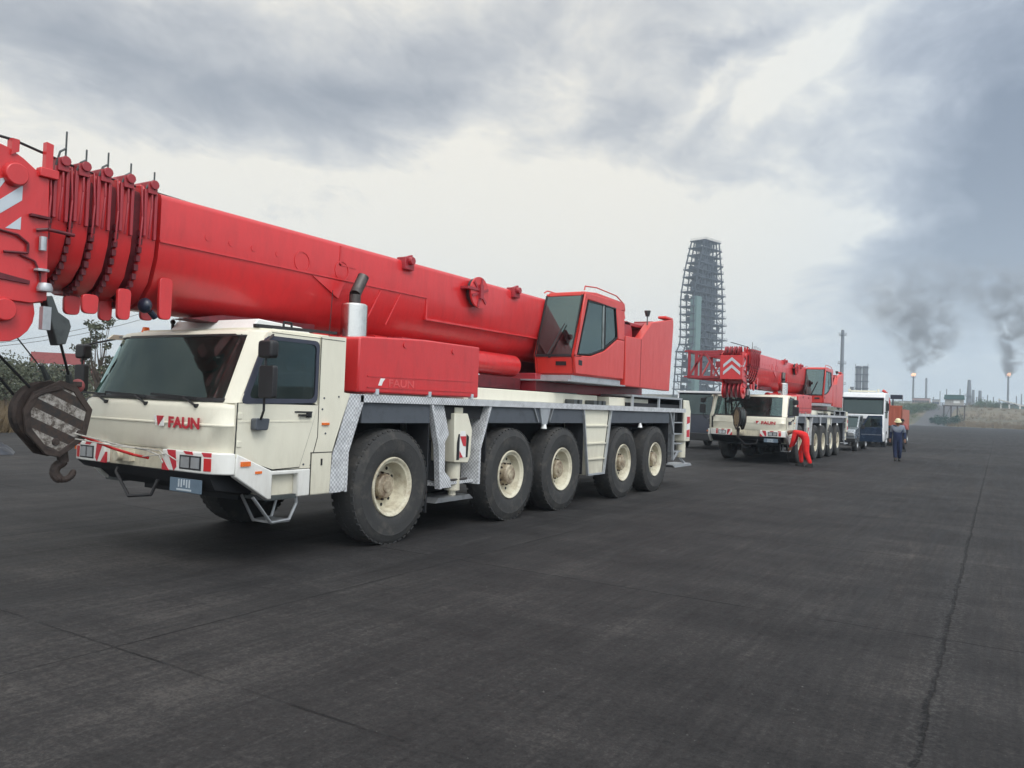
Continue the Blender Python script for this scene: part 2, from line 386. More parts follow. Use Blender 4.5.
def rounded(pts, r=.05, n=4):
    """round the corners of a 2D polygon"""
    out = []; k = len(pts)
    for i in range(k):
        p0 = Vector(pts[i - 1]); p = Vector(pts[i]); p1 = Vector(pts[(i + 1) % k])
        a = (p0 - p); b_ = (p1 - p); ra = min(r, a.length * .45, b_.length * .45)
        A = p + a.normalized() * ra; B = p + b_.normalized() * ra
        for j in range(n + 1):
            t = j / n; out.append(tuple(A * (1 - t) ** 2 + p * (2 * t * (1 - t)) + B * t ** 2))
    return out
def inset(pts, d):
    c = Vector((sum(p[0] for p in pts) / len(pts), sum(p[1] for p in pts) / len(pts)))
    out = []
    for p in pts:
        v = Vector(p) - c; l = v.length; out.append(tuple(c + v * ((l - d) / l)))
    return out

# ================================================================ WHEEL
WR = 0.693
def wheel_parts(parent, y, side, lod=0, hubdepth=.10, rimr=.351):
    """wheel as Empty > tyre, rim, hub. side +1 near, -1 far; outer face at x=1.40"""
    w = empty('wheel', (side * 1.21, y, WR - .010), parent); w.rotation_euler = (random.uniform(0, 6.28), 0, 0)
    s = side; n = 48 if not lod else 28
    t = MB()
    prof = [(.352, .150), (.375, .172), (.42, .188), (.50, .196), (.56, .193), (.575, .196), (.585, .190), (.635, .178), (.668, .160), (.690, .135), (.693, .10), (.693, -.10), (.690, -.135), (.635, -.178), (.5, -.196), (.375, -.172), (.352, -.15)]
    t.lathe([(r, a * s) for r, a in prof], 'x', (0, 0, 0), n)
    for k in range(n if not lod else 0):          # shoulder lugs of the tread
        a = 2 * math.pi * (k + .5) / n
        for sx in (-1, 1):
            c, sn = math.cos(a), math.sin(a)
            def q(r, tt, x): return (x, r * c - tt * sn, r * sn + tt * c)
            x0, x1 = sx * .05, sx * .168
            vs = [q(r, tt, x) for x in (x0, x1) for r in (.668 if abs(x) > .1 else .685, .697 if abs(x) < .1 else .684) for tt in (-.028, .028)]
            t.add(vs, [(0, 1, 3, 2), (4, 6, 7, 5), (0, 4, 5, 1), (2, 3, 7, 6), (0, 2, 6, 4), (1, 5, 7, 3)])
    t.build('tyre', 'rubber', w)
    r_ = MB()
    xd = .150 - hubdepth * 1.5
    prof = [(.352, .13), (.360, .165), (.350, .180), (.335, .178), (.322, .160), (.312, .150), (.296, .148), (.288, .12), (.278, xd + .03), (.262, xd + .004), (.215, xd), (.165, xd)]
    r_.lathe([(r, a * s) for r, a in prof], 'x', (0, 0, 0), n)
    rim = r_.build('rim', 'wheel_cream', w, ang=50)
    h = MB(); hx = .035 if hubdepth < .11 else .02
    h.lathe([(.175, s * (xd - .01)), (.172, s * (xd + .022)), (.150, s * (xd + .032)), (.145, s * (xd + .075 + hx)), (.130, s * (xd + .09 + hx)), (.075, s * (xd + .093 + hx)), (.070, s * (xd + .105 + hx)), (.0, s * (xd + .108 + hx))], 'x', (0, 0, 0), 28)
    h.build('hub', 'wheel_cream2', w, ang=40)
    if not lod:
        d = MB()
        for k in range(10):
            a = 2 * math.pi * k / 10 + .2
            d.tube((s * (xd + .02), .162 * math.cos(a), .162 * math.sin(a)), (s * (xd + .055), .162 * math.cos(a), .162 * math.sin(a)), .014, n=6)
        d.build('wheel_nut', 'rust', w)
        d = MB()
        for k in range(10):
            a = 2 * math.pi * (k + .5) / 10
            d.tube((s * (xd + .0), .232 * math.cos(a), .232 * math.sin(a)), (s * (xd + .005), .232 * math.cos(a), .232 * math.sin(a)), .021, n=12)
        d.build('rim_hole', 'under', w)
    return w

# ================================================================ BOOM section
def boom_sec(w, zt, zb, tilt=0):
    h = zt - zb; hw = w / 2
    return [(-hw + .07, zt), (hw - .07, zt), (hw - .02, zt - .02), (hw, zt - .07), (hw, zb + h * .62), (hw - .02, zb + h * .42), (hw - .10, zb + h * .20), (hw - .24, zb + h * .06), (hw - .40, zb),
            (-hw + .40, zb), (-hw + .24, zb + h * .06), (-hw + .10, zb + h * .20), (-hw + .02, zb + h * .42), (-hw, zb + h * .62), (-hw, zt - .07), (-hw + .02, zt - .02)]

# ================================================================ THE CRANE
def crane(name, ox, oy, label, second=False):
    root = empty(name, (ox, oy, 0)); tag(root, label, 'mobile crane', 'mobile cranes parked in line')
    P = root; lod = 1 if second else 0
    ax = [2.50, 5.21, 6.83, 9.36, 11.04] if not second else [2.35, 5.25, 6.85, 8.60, 10.30]
    for y in ax:
        for s in (1, -1):
            wheel_parts(P, y, s, lod, .12 if y == ax[0] else (.075 if y in (ax[1], ax[3], ax[4]) else .10))
    # ---- chassis, with low boxes added to block light and deepen the shade beneath
    c = MB(); c.box(-.5, .5, .55, 13.0, .80, 1.49); c.box(-.95, .95, 3.3, 4.4, .50, 1.2); c.box(-.8, .8, .7, 1.75, .62, .79); c.box(-.7, .7, 3.0, 12, .60, .79); c.box(-.95, .95, 7.7, 8.6, .55, 1.3); c.box(-.9, .9, 11.8, 12.8, .6, 1.3); c.box(-1.28, 1.28, 1.95, 12.6, 1.50, 1.685)
    for y in ax: c.tube((-1.05, y, WR), (1.05, y, WR), .13, n=12); c.box(-.22, .22, y - .22, y + .22, .5, .95)
    c.build('chassis', 'under', P)
    # ---- deck
    d = MB(); d.box(.55, 1.40, 1.86, 12.84, 1.69, 1.78); d.box(-1.40, -.55, 1.86, 12.84, 1.69, 1.78); d.box(-.55, .55, 1.86, 12.84, 1.70, 1.77)
    d.build('deck', 'tread', P)
    # ---- skirts (dark side panels above the wheels)
    for s in (1, -1):
        k = MB()
        for a, b_ in ((1.93, 3.20), (4.58, 7.60), (8.76, 11.86)):
            k.box(s * 1.33, s * 1.36, a, b_, 1.45, 1.69)
        k.build('skirt_panel', 'skirt', P)
        # mud flaps and inner arches
        k = MB()
        for a in (3.22, 4.56, 7.66, 8.74, 11.88): k.box(s * .98, s * 1.34, a - .012, a + .012, .55 if a != 3.22 else .30, 1.45)
        k.build('mud_flap', 'under', P)
        # ---- front outrigger bay
        k = MB()
        k.prism([(3.19, 1.685), (3.37, 1.14), (3.43, .59), (3.76, .59), (3.72, .72), (3.60, .80), (3.58, 1.2), (3.66, 1.30), (3.52, 1.685)], 'x', s * 1.31, s * 1.34)
        k.prism([(3.19, 1.685), (3.37, 1.14), (3.43, .59), (3.47, .59), (3.41, 1.15), (3.23, 1.685)], 'x', s * 1.34, s * 1.395)
        k.prism([(4.55, 1.685), (4.31, 1.10), (4.31, .60), (4.36, .60), (4.36, 1.09), (4.60, 1.685)], 'x', s * 1.10, s * 1.395)
        k.box(s * 1.0, s * 1.3, 3.45, 4.33, .62, .66)
        k.build('outrigger_bay', 'tread', P)
        k = MB(); k.box(s * .70, s * .74, 3.42, 4.33, .62, 1.68); k.build('bay_liner', 'darksteel', P)
        k = MB(); 
        k.prism([(3.77, 1.58), (3.80, .92), (4.12, .90), (4.18, 1.0), (4.20, 1.36), (4.08, 1.58)], 'x', s * .80, s * 1.345)
        k.box(s * .8, s * 1.3, 3.84, 4.03, 1.58, 1.66)
        jk = k.build('outrigger_leg', 'cream', P, bevel=.012)
        k = MB(); k.prism([(3.90, 1.28), (3.92, 1.34), (4.02, 1.34), (4.04, 1.28), (4.05, .98), (3.90, .98)], 'x', s * 1.346, s * 1.352); k.build('warning_panel', 'stripe_white', jk)
        k = MB(); k.prism([(3.90, 1.27), (4.04, 1.27), (4.04, 1.13), (3.98, 1.14)], 'x', s * 1.354, s * 1.357); k.prism([(3.90, 1.07), (3.98, .98), (3.90, .98)], 'x', s * 1.354, s * 1.357); k.build('warning_stripe', 'stripe_red', jk)
        k = MB(); k.prism([(3.84, 1.18), (3.84, .95), (3.90, .95), (3.90, 1.3), (3.87, 1.30)], 'x', s * 1.347, s * 1.350); k.prism([(4.06, 1.3), (4.06, .98), (4.10, .98), (4.12, 1.26)], 'x', s * 1.347, s * 1.350); k.build('slot', 'under', jk)
        k = MB(); k.tube((s * 1.20, 3.97, .93), (s * 1.20, 3.97, .53), .105, n=20); k.tube((s * 1.20, 3.97, .53), (s * 1.20, 3.97, .46), .055, n=12)
        k.build('outrigger_cylinder', 'cream', P)
        k = MB(); k.prism([(3.42, .40), (4.30, .40), (4.22, .46), (3.50, .46)], 'x', s * .9, s * 1.33); k.build('foot_step', 'steel', P)
        k = MB(); k.tube((s * 1.22, 3.66, 1.66), (s * 1.22, 3.69, 1.05), .014, n=6); k.tube((s * 1.18, 3.56, 1.60), (s * 1.22, 3.60, 1.1), .02, n=6); k.tube((s * 1.2, 3.6, 1.28), (s * 1.2, 3.72, 1.16), .03, n=6); k.tube((s * 1.2, 3.55, 1.45), (s * 1.2, 3.68, 1.45), .035, n=8)
        for kk in range(5): k.tube((s * (1.1 + .05 * kk), 3.62, .68), (s * (1.08 + .05 * kk), 4.2, .60 + .02 * kk), .016, n=6)
        k.build('hydraulic_hose', 'pipe', P)
        # ---- rear outrigger
        k = MB(); k.prism([(12.9, 1.98), (12.95, 1.02), (13.32, 1.02), (13.34, 1.72), (13.2, 1.98)], 'x', s * .75, s * 1.345)
        jk = k.build('outrigger_leg', 'cream', P, bevel=.012)
        k = MB(); k.box(s * 1.346, s * 1.352, 13.06, 13.26, 1.10, 1.62); k.build('warning_panel', 'stripe_white', jk)
        k = MB(); k.prism([(13.06, 1.60), (13.26, 1.60), (13.26, 1.46), (13.06, 1.42)], 'x', s * 1.354, s * 1.357); k.prism([(13.06, 1.28), (13.26, 1.30), (13.26, 1.12), (13.06, 1.12)], 'x', s * 1.354, s * 1.357); k.build('warning_stripe', 'stripe_red', jk)
        k = MB(); k.tube((s * 1.20, 13.12, 1.06), (s * 1.20, 13.12, .64), .11, n=20); k.build('outrigger_cylinder', 'cream', P)
        k = MB(); k.prism([(12.2, .50), (12.35, .44), (13.5, .44), (13.4, .50)], 'x', s * .95, s * 1.35); k.bar((s * 1.2, 13.1, .62), (s * 1.2, 13.45, .47), .05, .03); k.build('foot_step', 'galv', P)
        # ---- side storage column (between axle pairs) with ledges and steps
        k = MB(); k.prism([(7.60, 1.685), (7.84, .52), (8.50, .52), (8.72, 1.685)], 'x', s * .95, s * 1.335)
        bx = k.build('side_locker', 'cream', P, bevel=.01)
        k = MB()
        for z, a, b_ in ((1.40, 7.66, 8.62), (1.08, 7.72, 8.58), (.80, 7.78, 8.54)): k.box(s * 1.335, s * 1.365, a, b_, z - .012, z + .012)
        k.build('ledge', 'cream', bx)
        k = MB(); k.bar((s * 1.37, 7.58, 1.685), (s * 1.37, 7.83, .54), .045, .03); k.bar((s * 1.37, 8.74, 1.685), (s * 1.37, 8.50, .54), .045, .03); k.bar((s * 1.37, 7.83, .53), (s * 1.37, 8.52, .53), .04, .03)
        k.build('locker_trim', 'galv', bx)
        # centre bracket
        k = MB(); k.prism([(6.02, 1.69), (6.10, 1.43), (6.26, 1.43), (6.36, 1.69)], 'x', s * 1.362, s * 1.385); k.build('fender_bracket', 'galv', P)
        k = MB(); k.bar((s * 1.372, 5.84, 1.69), (s * 1.372, 5.98, 1.47), .03, .03); k.bar((s * 1.372, 6.46, 1.69), (s * 1.372, 6.34, 1.47), .03, .03); k.build('fender_stay', 'steel', P)
        k = MB(); k.tube((s * 1.36, 6.2, 1.43), (s * 1.36, 6.2, 1.36), .035, .05, n=10); k.tube((s * 1.36, 10.2, 1.45), (s * 1.36, 10.2, 1.36), .02, .05, n=10); k.build('position_lamp', 'stripe_white', P)
        # ---- rear ladder
        k = MB(); k.bar((s * 1.36, 11.88, 1.69), (s * 1.36, 12.14, 1.2), .05, .04); k.bar((s * 1.36, 12.14, 1.2), (s * 1.36, 12.14, .62), .05, .04)
        k.bar((s * 1.36, 12.14, .62), (s * 1.36, 12.5, .80), .04, .03)
        k.box(s * 1.0, s * 1.36, 12.16, 12.20, .7, 1.68)
        for z in (1.46, 1.2, .98, .8): k.box(s * 1.15, s * 1.35, 12.14, 12.8, z - .012, z + .012)
        k.build('rear_ladder', 'galv', P)
        k = MB(); k.box(s * .70, s * .9, 12.2, 12.85, .7, 1.68); k.build('rear_liner', 'darksteel', P)
        # tall tread plate behind the cab
        k = MB(); k.prism([(1.70, 1.78), (1.50, 1.27), (1.44, 1.10), (1.44, .69), (1.60, .69), (1.68, .71), (1.69, 1.13), (1.90, 1.69), (1.90, 1.78)], 'x', s * 1.36, s * 1.385)
        k.prism([(1.66, .69), (1.695, .69), (1.70, 1.13), (1.91, 1.69), (1.91, 1.77), (1.86, 1.77), (1.66, 1.14)], 'x', s * 1.0, s * 1.40)
        k.build('tread_panel', 'tread', P)
    # rear frame of the chassis
    k = MB(); k.box(-1.3, 1.3, 12.84, 12.92, 1.2, 2.0); k.box(-1.1, 1.1, 12.92, 13.05, .75, 1.6)
    k.box(-1.25, 1.25, 9.95, 12.9, 1.78, 1.86)
    k.build('rear_frame', 'under', P)
    k = MB(); k.box(.55, 1.30, 9.9, 12.86, 1.98, 2.02)
    for y in (9.95, 11.4, 12.8): k.box(1.26, 1.30, y - .03, y + .03, 1.78, 1.98)
    k.build('deck_rail', 'galv', P)
    for s in (1, -1):
        k = MB(); k.box(s * .75, s * 1.0, 4.45, 8.9, 1.78, 1.96); k.box(s * .80, s * 1.12, 9.2, 11.2, 1.78, 1.95); k.build('deck_box', 'cream', P, bevel=.012)
        k = MB(); 
        for y in (7.55, 7.75, 8.35, 8.55, 8.75): k.box(s * 1.02, s * 1.2, y, y + .12, 1.78, 1.86)
        k.build('deck_cleat', 'darksteel', P)
    # ---- cab ------------------------------------------------------------------
    cabm = 'cream'
    def plan(sc, dy, z, top=False):
        pts = [(-1.36, .42), (-1.27, .24), (-1.08, .09), (-.88, .02), (-.4, .0), (0, 0), (.4, .0), (.9, .0), (1.10, .015), (1.24, .055), (1.345, .13), (1.395, .24)]
        return [(x * (sc if x > 0 else sc * .985), y + dy, z) for x, y in pts]
    cab = MB()
    cab.loft([plan(1.0, .05, 1.16), plan(1.0, .035, 1.19), plan(1.0, .03, 1.405), plan(1.0, .018, 1.413), plan(1.0, .018, 1.425), plan(1.0, .03, 1.433), plan(1.0, .035, 1.58), plan(.997, .05, 1.615), plan(.985, .095, 1.64), plan(.985, .14, 1.645)])
    cab.loft([plan(.968, .395, 2.325), plan(.968, .40, 2.345), plan(.96, .44, 2.375), plan(.94, .52, 2.39)])
    rp = [(p[0], p[1]) for p in plan(.94, .52, 0)] + [(1.33, 1.58), (-1.33, 1.58)]
    cab.prism(rp, 'z', 2.375, 2.392)
    cab.prism(inset(rp, .14), 'z', 2.392, 2.415)
    body = cab.build('cab', cabm, P, ang=50)
    k = MB()   # lower body, floor, rear wall and side walls
    k.box(-1.30, 1.30, 1.56, 1.60, 1.1, 2.37)
    k.box(-1.28, 1.28, .45, 1.6, 1.08, 1.12)
    for s in (1, -1):
        x0, x1 = s * 1.345, s * 1.385; yf = .17 if s > 0 else .46
        k.prism([(yf, 1.645), (yf, 1.10), (yf + .08, 1.10), (.62, .98), (1.14, .98), (1.14, .69), (1.43, .69), (1.46, 1.12), (1.52, 1.27), (1.70, 1.78), (1.60, 1.79), (1.60, 2.40), (1.22, 2.385), (1.22, 1.645)], 'x', x0, x1)
        k.prism([(.50, 2.32), (1.22, 2.32), (1.22, 2.385), (.56, 2.375)], 'x', x0 * .985, x1 * .985)
    k.build('cab_shell', cabm, body)
    for s in (1, -1):
        # A pillar
        if s > 0:
            A = [(1.215, .135, 1.64), (1.31, .165, 1.64), (1.375, .22, 1.64), (1.385, .27, 1.64)]
            B = [(1.17, .44, 2.36), (1.25, .47, 2.36), (1.335, .52, 2.36), (1.345, .58, 2.36)]
        else:
            A = [(-1.21, .31, 1.64), (-1.27, .36, 1.64), (-1.33, .42, 1.64), (-1.375, .50, 1.64)]
            B = [(-1.165, .62, 2.36), (-1.22, .67, 2.36), (-1.28, .72, 2.36), (-1.345, .82, 2.36)]
        k = MB(); k.strip(A, B, -.04 * s); k.build('pillar', cabm, body)
        # door
        yf = .0 if s > 0 else .29
        dp = [(.175 + yf, 1.64), (.165 + yf, 1.125), (.62, .990), (.975, .998), (1.13, 1.42), (1.20, 1.64)]
        if second: pass
        k = MB(); k.prism(inset(dp, -.012), 'x', s * 1.384, s * 1.388); k.build('door_seal', 'under', body)
        k = MB(); k.prism(dp, 'x', s * 1.385, s * 1.396); k.prism([(.175 + yf, 1.455), (.175 + yf, 1.47), (1.135, 1.48), (1.13, 1.465)], 'x', s * 1.396, s * 1.400)
        k.prism([(.20 + yf, 1.64), (.50 + yf, 2.35), (1.20, 2.36), (1.20, 1.64), (1.16, 1.66), (1.16, 2.315), (.53 + yf, 2.31), (.28 + yf, 1.66)], 'x', s * 1.36, s * 1.386)
        dr = k.build('door', cabm, body)
        wf = rounded([(.20 + yf, 1.635), (.475 + yf, 2.32), (1.19, 2.32), (1.19, 1.665)], .07)
        wi = rounded([(.28 + yf, 1.69), (.52 + yf, 2.28), (1.15, 2.28), (1.15, 1.705)], .07)
        k = MB(); k.ring(wf, wi, 'x', s * 1.375, s * 1.402); k.build('window_frame', 'gasket', body)
        k = MB(); k.prism(wi, 'x', s * 1.388, s * 1.391); k.build('side_window', 'glass_dark', body)
        k = MB(); k.box(s * 1.396, s * 1.43, .93, 1.09, 1.525, 1.545); k.box(s * 1.396, s * 1.42, 1.04, 1.10, 1.51, 1.56); k.box(s * 1.396, s * 1.405, .88, 1.12, 1.56, 1.575); k.build('door_handle', 'black', body)
        k = MB(); k.box(s * 1.384, s * 1.388, 1.222, 1.230, 1.30, 2.37); k.box(s * 1.384, s * 1.388, .55, 1.58, 2.352, 2.358); k.bar((s * 1.386, 1.225, 1.30), (s * 1.386, 1.135, 1.0), .004, .008); k.build('panel_seam', 'under', body)
        k = MB()
        for y, z in ((1.30, 1.72), (1.52, 1.74), (1.28, 1.60), (1.34, 1.34), (1.22, 1.06), (1.04, 1.02)): k.tube((s * 1.385, y, z), (s * 1.391, y, z), .011, n=8)
        k.build('rivet', 'skirt', body)
        for z in (1.25, 1.52):
            k = MB(); k.box(s * 1.394, s * 1.404, yf + .165, yf + .215, z - .03, z + .03); k.build('door_hinge', cabm, body, bevel=.004)
        # side box panel under the cab rear
        k = MB(); k.prism([(1.150, 1.13), (1.150, .70), (1.425, .70), (1.440, 1.13)], 'x', s * 1.388, s * 1.394); bx = k.build('cab_locker', cabm, body)
        k = MB(); k.box(s * 1.384, s * 1.389, 1.135, 1.452, 1.132, 1.142); k.box(s * 1.384, s * 1.389, 1.138, 1.148, .69, 1.132); k.box(s * 1.394, s * 1.402, 1.28, 1.30, 1.0, 1.07); k.build('locker_seam', 'black', body)
        k = MB(); k.box(s * 1.384, s * 1.404, 1.28, 1.38, 1.43, 1.455); k.build('side_marker', 'orange', body)
    # interior
    k = MB(); k.box(-1.25, 1.25, .22, .62, 1.2, 1.60); k.prism([(.15, 1.60), (.65, 1.60), (.60, 1.68), (.30, 1.66)], 'x', -1.2, 1.2); k.box(-1.0, -.2, .28, .5, 1.66, 1.72)
    k.build('dashboard', 'black', body)
    k = MB(); k.box(-1.28, 1.28, 1.50, 1.55, 1.2, 2.36); k.box(-1.28, 1.28, .6, 1.50, 2.335, 2.36)
    for s in (1, -1): k.box(s * 1.30, s * 1.31, .3 if s > 0 else .5, 1.49, 1.1, 1.64)
    k.build('cab_liner', 'liner', body)
    for x in (-.75, .75):
        k = MB(); k.box(x - .26, x + .26, .95, 1.42, 1.25, 1.40); k.prism([(1.36, 1.35), (1.50, 1.35), (1.54, 2.0), (1.42, 2.0)], 'x', x - .24, x + .24); k.prism([(1.42, 2.02), (1.52, 2.02), (1.53, 2.2), (1.44, 2.2)], 'x', x - .13, x + .13)
        k.build('seat', 'seat', body, bevel=.04)
    k = MB()
    cst = (.75, .78, 1.74)
    for i in range(20):
        a0, a1 = 2 * math.pi * i / 20, 2 * math.pi * (i + 1) / 20
        f = lambda a: (cst[0] + .22 * math.cos(a), cst[1] + .10 * math.sin(a), cst[2] + .19 * math.sin(a))
        k.tube(f(a0), f(a1), .015, n=6)
    k.tube(cst, (.75, .55, 1.55), .03, n=8); k.build('steering_wheel', 'black', body)
    # windscreen with black surround and wipers
    wp = [(-1.20, .30), (-1.03, .16), (-.75, .085), (-.4, .07), (0, .065), (.4, .065), (.8, .07), (1.0, .08), (1.13, .10), (1.225, .135)]
    wl = [(x, y + .01, 1.648) for x, y in wp]
    wt = [(x * .965, y + .325, 2.335) for x, y in wp]
    lerp = lambda a, b_, t: tuple(a[i] * (1 - t) + b_[i] * t for i in range(3))
    k = MB(); k.strip([lerp(a, b_, .03) for a, b_ in zip(wl, wt)], [lerp(a, b_, .97) for a, b_ in zip(wl, wt)], -.008); k.build('windscreen', 'glass', body)
    k = MB(); k.strip([(p[0], p[1] - .004, p[2]) for p in wl], [lerp((p[0], p[1] - .004, p[2]), (q[0], q[1] - .004, q[2]), .05) for p, q in zip(wl, wt)], -.012); k.strip([lerp((p[0], p[1] - .004, p[2]), (q[0], q[1] - .004, q[2]), .965) for p, q in zip(wl, wt)], [(q[0], q[1] - .004, q[2]) for q in wt], -.012)
    k.build('windscreen_seal', 'black', body)
    if not second:
        for xx in (-.55, .15, .95):
            k = MB(); k.tube((xx, .03, 1.60), (xx - .22, .045, 1.68), .011, n=6); k.bar((xx - .75, .055, 1.70), (xx - .05, .055, 1.675), .012, .022); k.tube((xx, .02, 1.60), (xx, .09, 1.60), .02, n=8); k.build('wiper', 'black', body)
    # name on the front
    zt = 1.430
    text_obj('FAUN', 'lettering', 'stripe_red', body, (.555, .014, zt - .05), (R(90), 0, 0), .144, .001, .0062, 0, 1.30)
    k = MB(); k.prism([(.37, zt + .055), (.48, zt + .055), (.40, zt - .045)], 'y', .020, .012); k.build('emblem', 'stripe_red', body)
    k = MB(); k.prism([(.33, zt + .055), (.365, zt + .055), (.365, zt - .045)], 'y', .020, .012); k.prism([(.41, zt - .045), (.49, zt + .04), (.49, zt - .045)], 'y', .020, .012); k.build('emblem_ground', 'stripe_white', body)
    # ---- bumper ----------------------------------------------------------------
    bu = MB()
    bp0 = [(-1.30, .30), (-1.22, .15), (-1.05, .03), (-.90, -.005), (-.45, -.01)]
    bn0 = [(.52, -.01), (1.12, -.005), (1.24, .02), (1.34, .075), (1.385, .13), (1.395, .17)]
    for pts in (bp0, bn0):
        bu.strip([(x, y, .955) for x, y in pts], [(x, y, 1.160) for x, y in pts], -.10)
    bu.prism([(.172, 1.160), (.172, .935), (.57, .69), (.62, .69), (.62, .93), (.96, .93), (.96, .69), (1.13, .69), (1.13, .972), (.62, .972)], 'x', 1.32, 1.402)
    bu.prism([(.31, 1.15), (.31, .93), (.58, .69), (1.13, .69), (1.13, .972), (.62, .972)], 'x', -1.402, -1.32)
    bumper = bu.build('bumper', 'white', P, bevel=.012)
    k = MB(); k.strip([(-.45, .05, .955), (0, .04, .955), (.52, .05, .955)], [(-.45, .05, 1.155), (0, .04, 1.155), (.52, .05, 1.155)], -.10); k.box(-.3, .0, -.02, .05, 1.0, 1.10); k.tube((-.15, -.02, 1.05), (-.15, -.08, 1.05), .05, n=12)
    k.build('bumper_centre', paint('worn_cream', (.66, .62, .48), .5, (.16, .11, .07), 1.6) if 'wc' not in M else M['wc'], bumper)
    for s in (1, -1):
        # step well inside
        k = MB(); k.box(s * 1.12, s * 1.325, .60, .97, .72, .95); k.build('step_well', 'cream', bumper)
        k = MB(); k.box(s * 1.05, s * 1.38, .58, .97, .675, .72); k.build('step_tread', 'darksteel', bumper)
        # lamps
        fx = (lambda x: x) if s > 0 else (lambda x: -(x * .82 + .0))
        def yy(x):
            pp = bn0 if x > 0 else [(-a, b2) for a, b2 in bp0[::-1]]; x = abs(x)
            for (a, ya), (b2, yb_) in zip(pp, pp[1:]):
                if x <= b2: return ya + (yb_ - ya) * max(0, (x - a)) / (b2 - a)
            return pp[-1][1]
        def bx(xa, xb, z0, z1, nm, mt, dep):
            xa, xb = sorted((fx(xa), fx(xb))); kk = MB()
            kk.prism([(xa, yy(xa) - dep), (xb, yy(xb) - dep), (xb, yy(xb) + .05), (xa, yy(xa) + .05)], 'z', z0, z1); return kk.build(nm, mt, bumper)
        bx(.80, 1.12, .985, 1.120, 'lamp_surround', 'black', .004)
        bx(.825, .945, 1.0, 1.105, 'headlight', 'lamp', .009); bx(.975, 1.095, 1.0, 1.105, 'headlight', 'lamp', .009)
        bx(1.155, 1.235, .985, 1.105, 'indicator', 'redlens', .008)
        for poly in ([(.60, 1.158), (.73, 1.158), (.755, 1.0), (.715, .96)], [(.53, 1.07), (.53, .957), (.64, .957)], [(.85, 1.158), (.98, 1.158), (1.0, 1.130), (.89, 1.130)], [(1.12, 1.158), (1.235, 1.158), (1.235, 1.118), (1.15, 1.118)]):
            kk = MB(); P2 = [(fx(a), z) for a, z in poly]
            vs = [(a, yy(a) - .004, z) for a, z in P2] + [(a, yy(a) + .02, z) for a, z in P2]; n_ = len(P2)
            kk.add(vs, [tuple(range(n_)), tuple(range(n_, 2 * n_))[::-1]] + [(i, (i + 1) % n_, n_ + (i + 1) % n_, n_ + i) for i in range(n_)])
            kk.build('warning_stripe', 'stripe_red', bumper)
        kk = MB(); kk.box(s * 1.395, s * 1.418, .22, .33, 1.035, 1.08); kk.build('side_indicator', 'orange', bumper)
        kk = MB(); kk.box(s * 1.395, s * 1.41, .40, .48, .955, .98); kk.build('side_reflector', 'orange', bumper)
        if s < 0: continue
        k = MB(); k.poly([(s * 1.36, .42, .72), (s * 1.36, .66, .45), (s * 1.36, .90, .46), (s * 1.36, .99, .62), (s * 1.36, .98, .72)], .017); k.box(s * 1.1, s * 1.37, .66, .90, .44, .465); k.poly([(s * 1.1, .5, .72), (s * 1.1, .66, .45), (s * 1.1, .90, .46), (s * 1.1, .98, .72)], .015)
        k.build('cab_step', 'steel', bumper)
    k = MB(); k.add([(x, y, (z if z > .9 else .955 - (.955 - z) * q)) for x, q in ((-1.0, .45), (1.2, 1.0)) for y, z in ((.05, .955), (.02, .95), (.10, .80), (.35, .76), (.9, .72), (.9, .955))], [(0, 1, 2, 3, 4, 5), (6, 7, 8, 9, 10, 11)] + [(i, (i + 1) % 6, 6 + (i + 1) % 6, 6 + i) for i in range(6)]); k.prism([(.30, .95), (.60, .69), (1.12, .69), (1.12, .95)], 'x', -1.28, 1.10)
    k.build('underbody', 'under', P)
    k = MB(); k.poly([(-.22, .0, .92), (-.20, -.03, .88), (.05, -.04, .655), (.42, -.04, .70), (.46, .0, .85)], .016); k.build('front_step', 'black', P)
    k = MB(); k.box(.67, 1.14, -.012, .0, .765, .895); pl = k.build('number_plate', 'plate', P)
    k = MB()
    for xx in (.80, .84, .88, .92, .96): k.box(xx, xx + .018, -.016, -.012, .81 if xx != .88 else .83, .885)
    k.box(.78, 1.0, -.0165, -.012, .778, .795); k.build('plate_mark', 'silver', pl)
    # ---- mirrors
    for s in (1, -1):
        my = .30 if s > 0 else .38
        k = MB(); k.poly([(s * 1.44, my + .10, 1.47), (s * 1.60, my, 1.58), (s * 1.62, my - .02, 1.9), (s * 1.60, my, 2.24), (s * 1.40, my + .25, 2.33)], .012)
        ar = k.build('mirror_arm', 'black', P)
        k = MB(); k.prism(rounded([(my + .02, 1.385), (my + .02, 1.50), (my + .19, 1.50), (my + .17, 1.385)], .02), 'x', s * 1.40, s * 1.48); k.build('mirror_foot', 'skirt', ar, bevel=.008)
        k = MB(); k.prism(rounded([(s * 1.54, 1.70), (s * 1.54, 2.01), (s * 1.74, 2.01), (s * 1.74, 1.70)], .03), 'y', my - .03, my + .03); k.build('mirror', 'black', ar, bevel=.008)
        k = MB(); k.prism(rounded([(s * 1.555, 1.715), (s * 1.555, 1.995), (s * 1.725, 1.995), (s * 1.725, 1.715)], .03), 'y', my + .0305, my + .034); k.build('mirror_glass', 'lamp', ar)
        k = MB(); k.prism(rounded([(s * 1.53, 2.08), (s * 1.53, 2.25), (s * 1.72, 2.25), (s * 1.72, 2.08)], .04), 'y', my - .05, my + .05); k.build('wide_mirror', 'black', ar, bevel=.02)
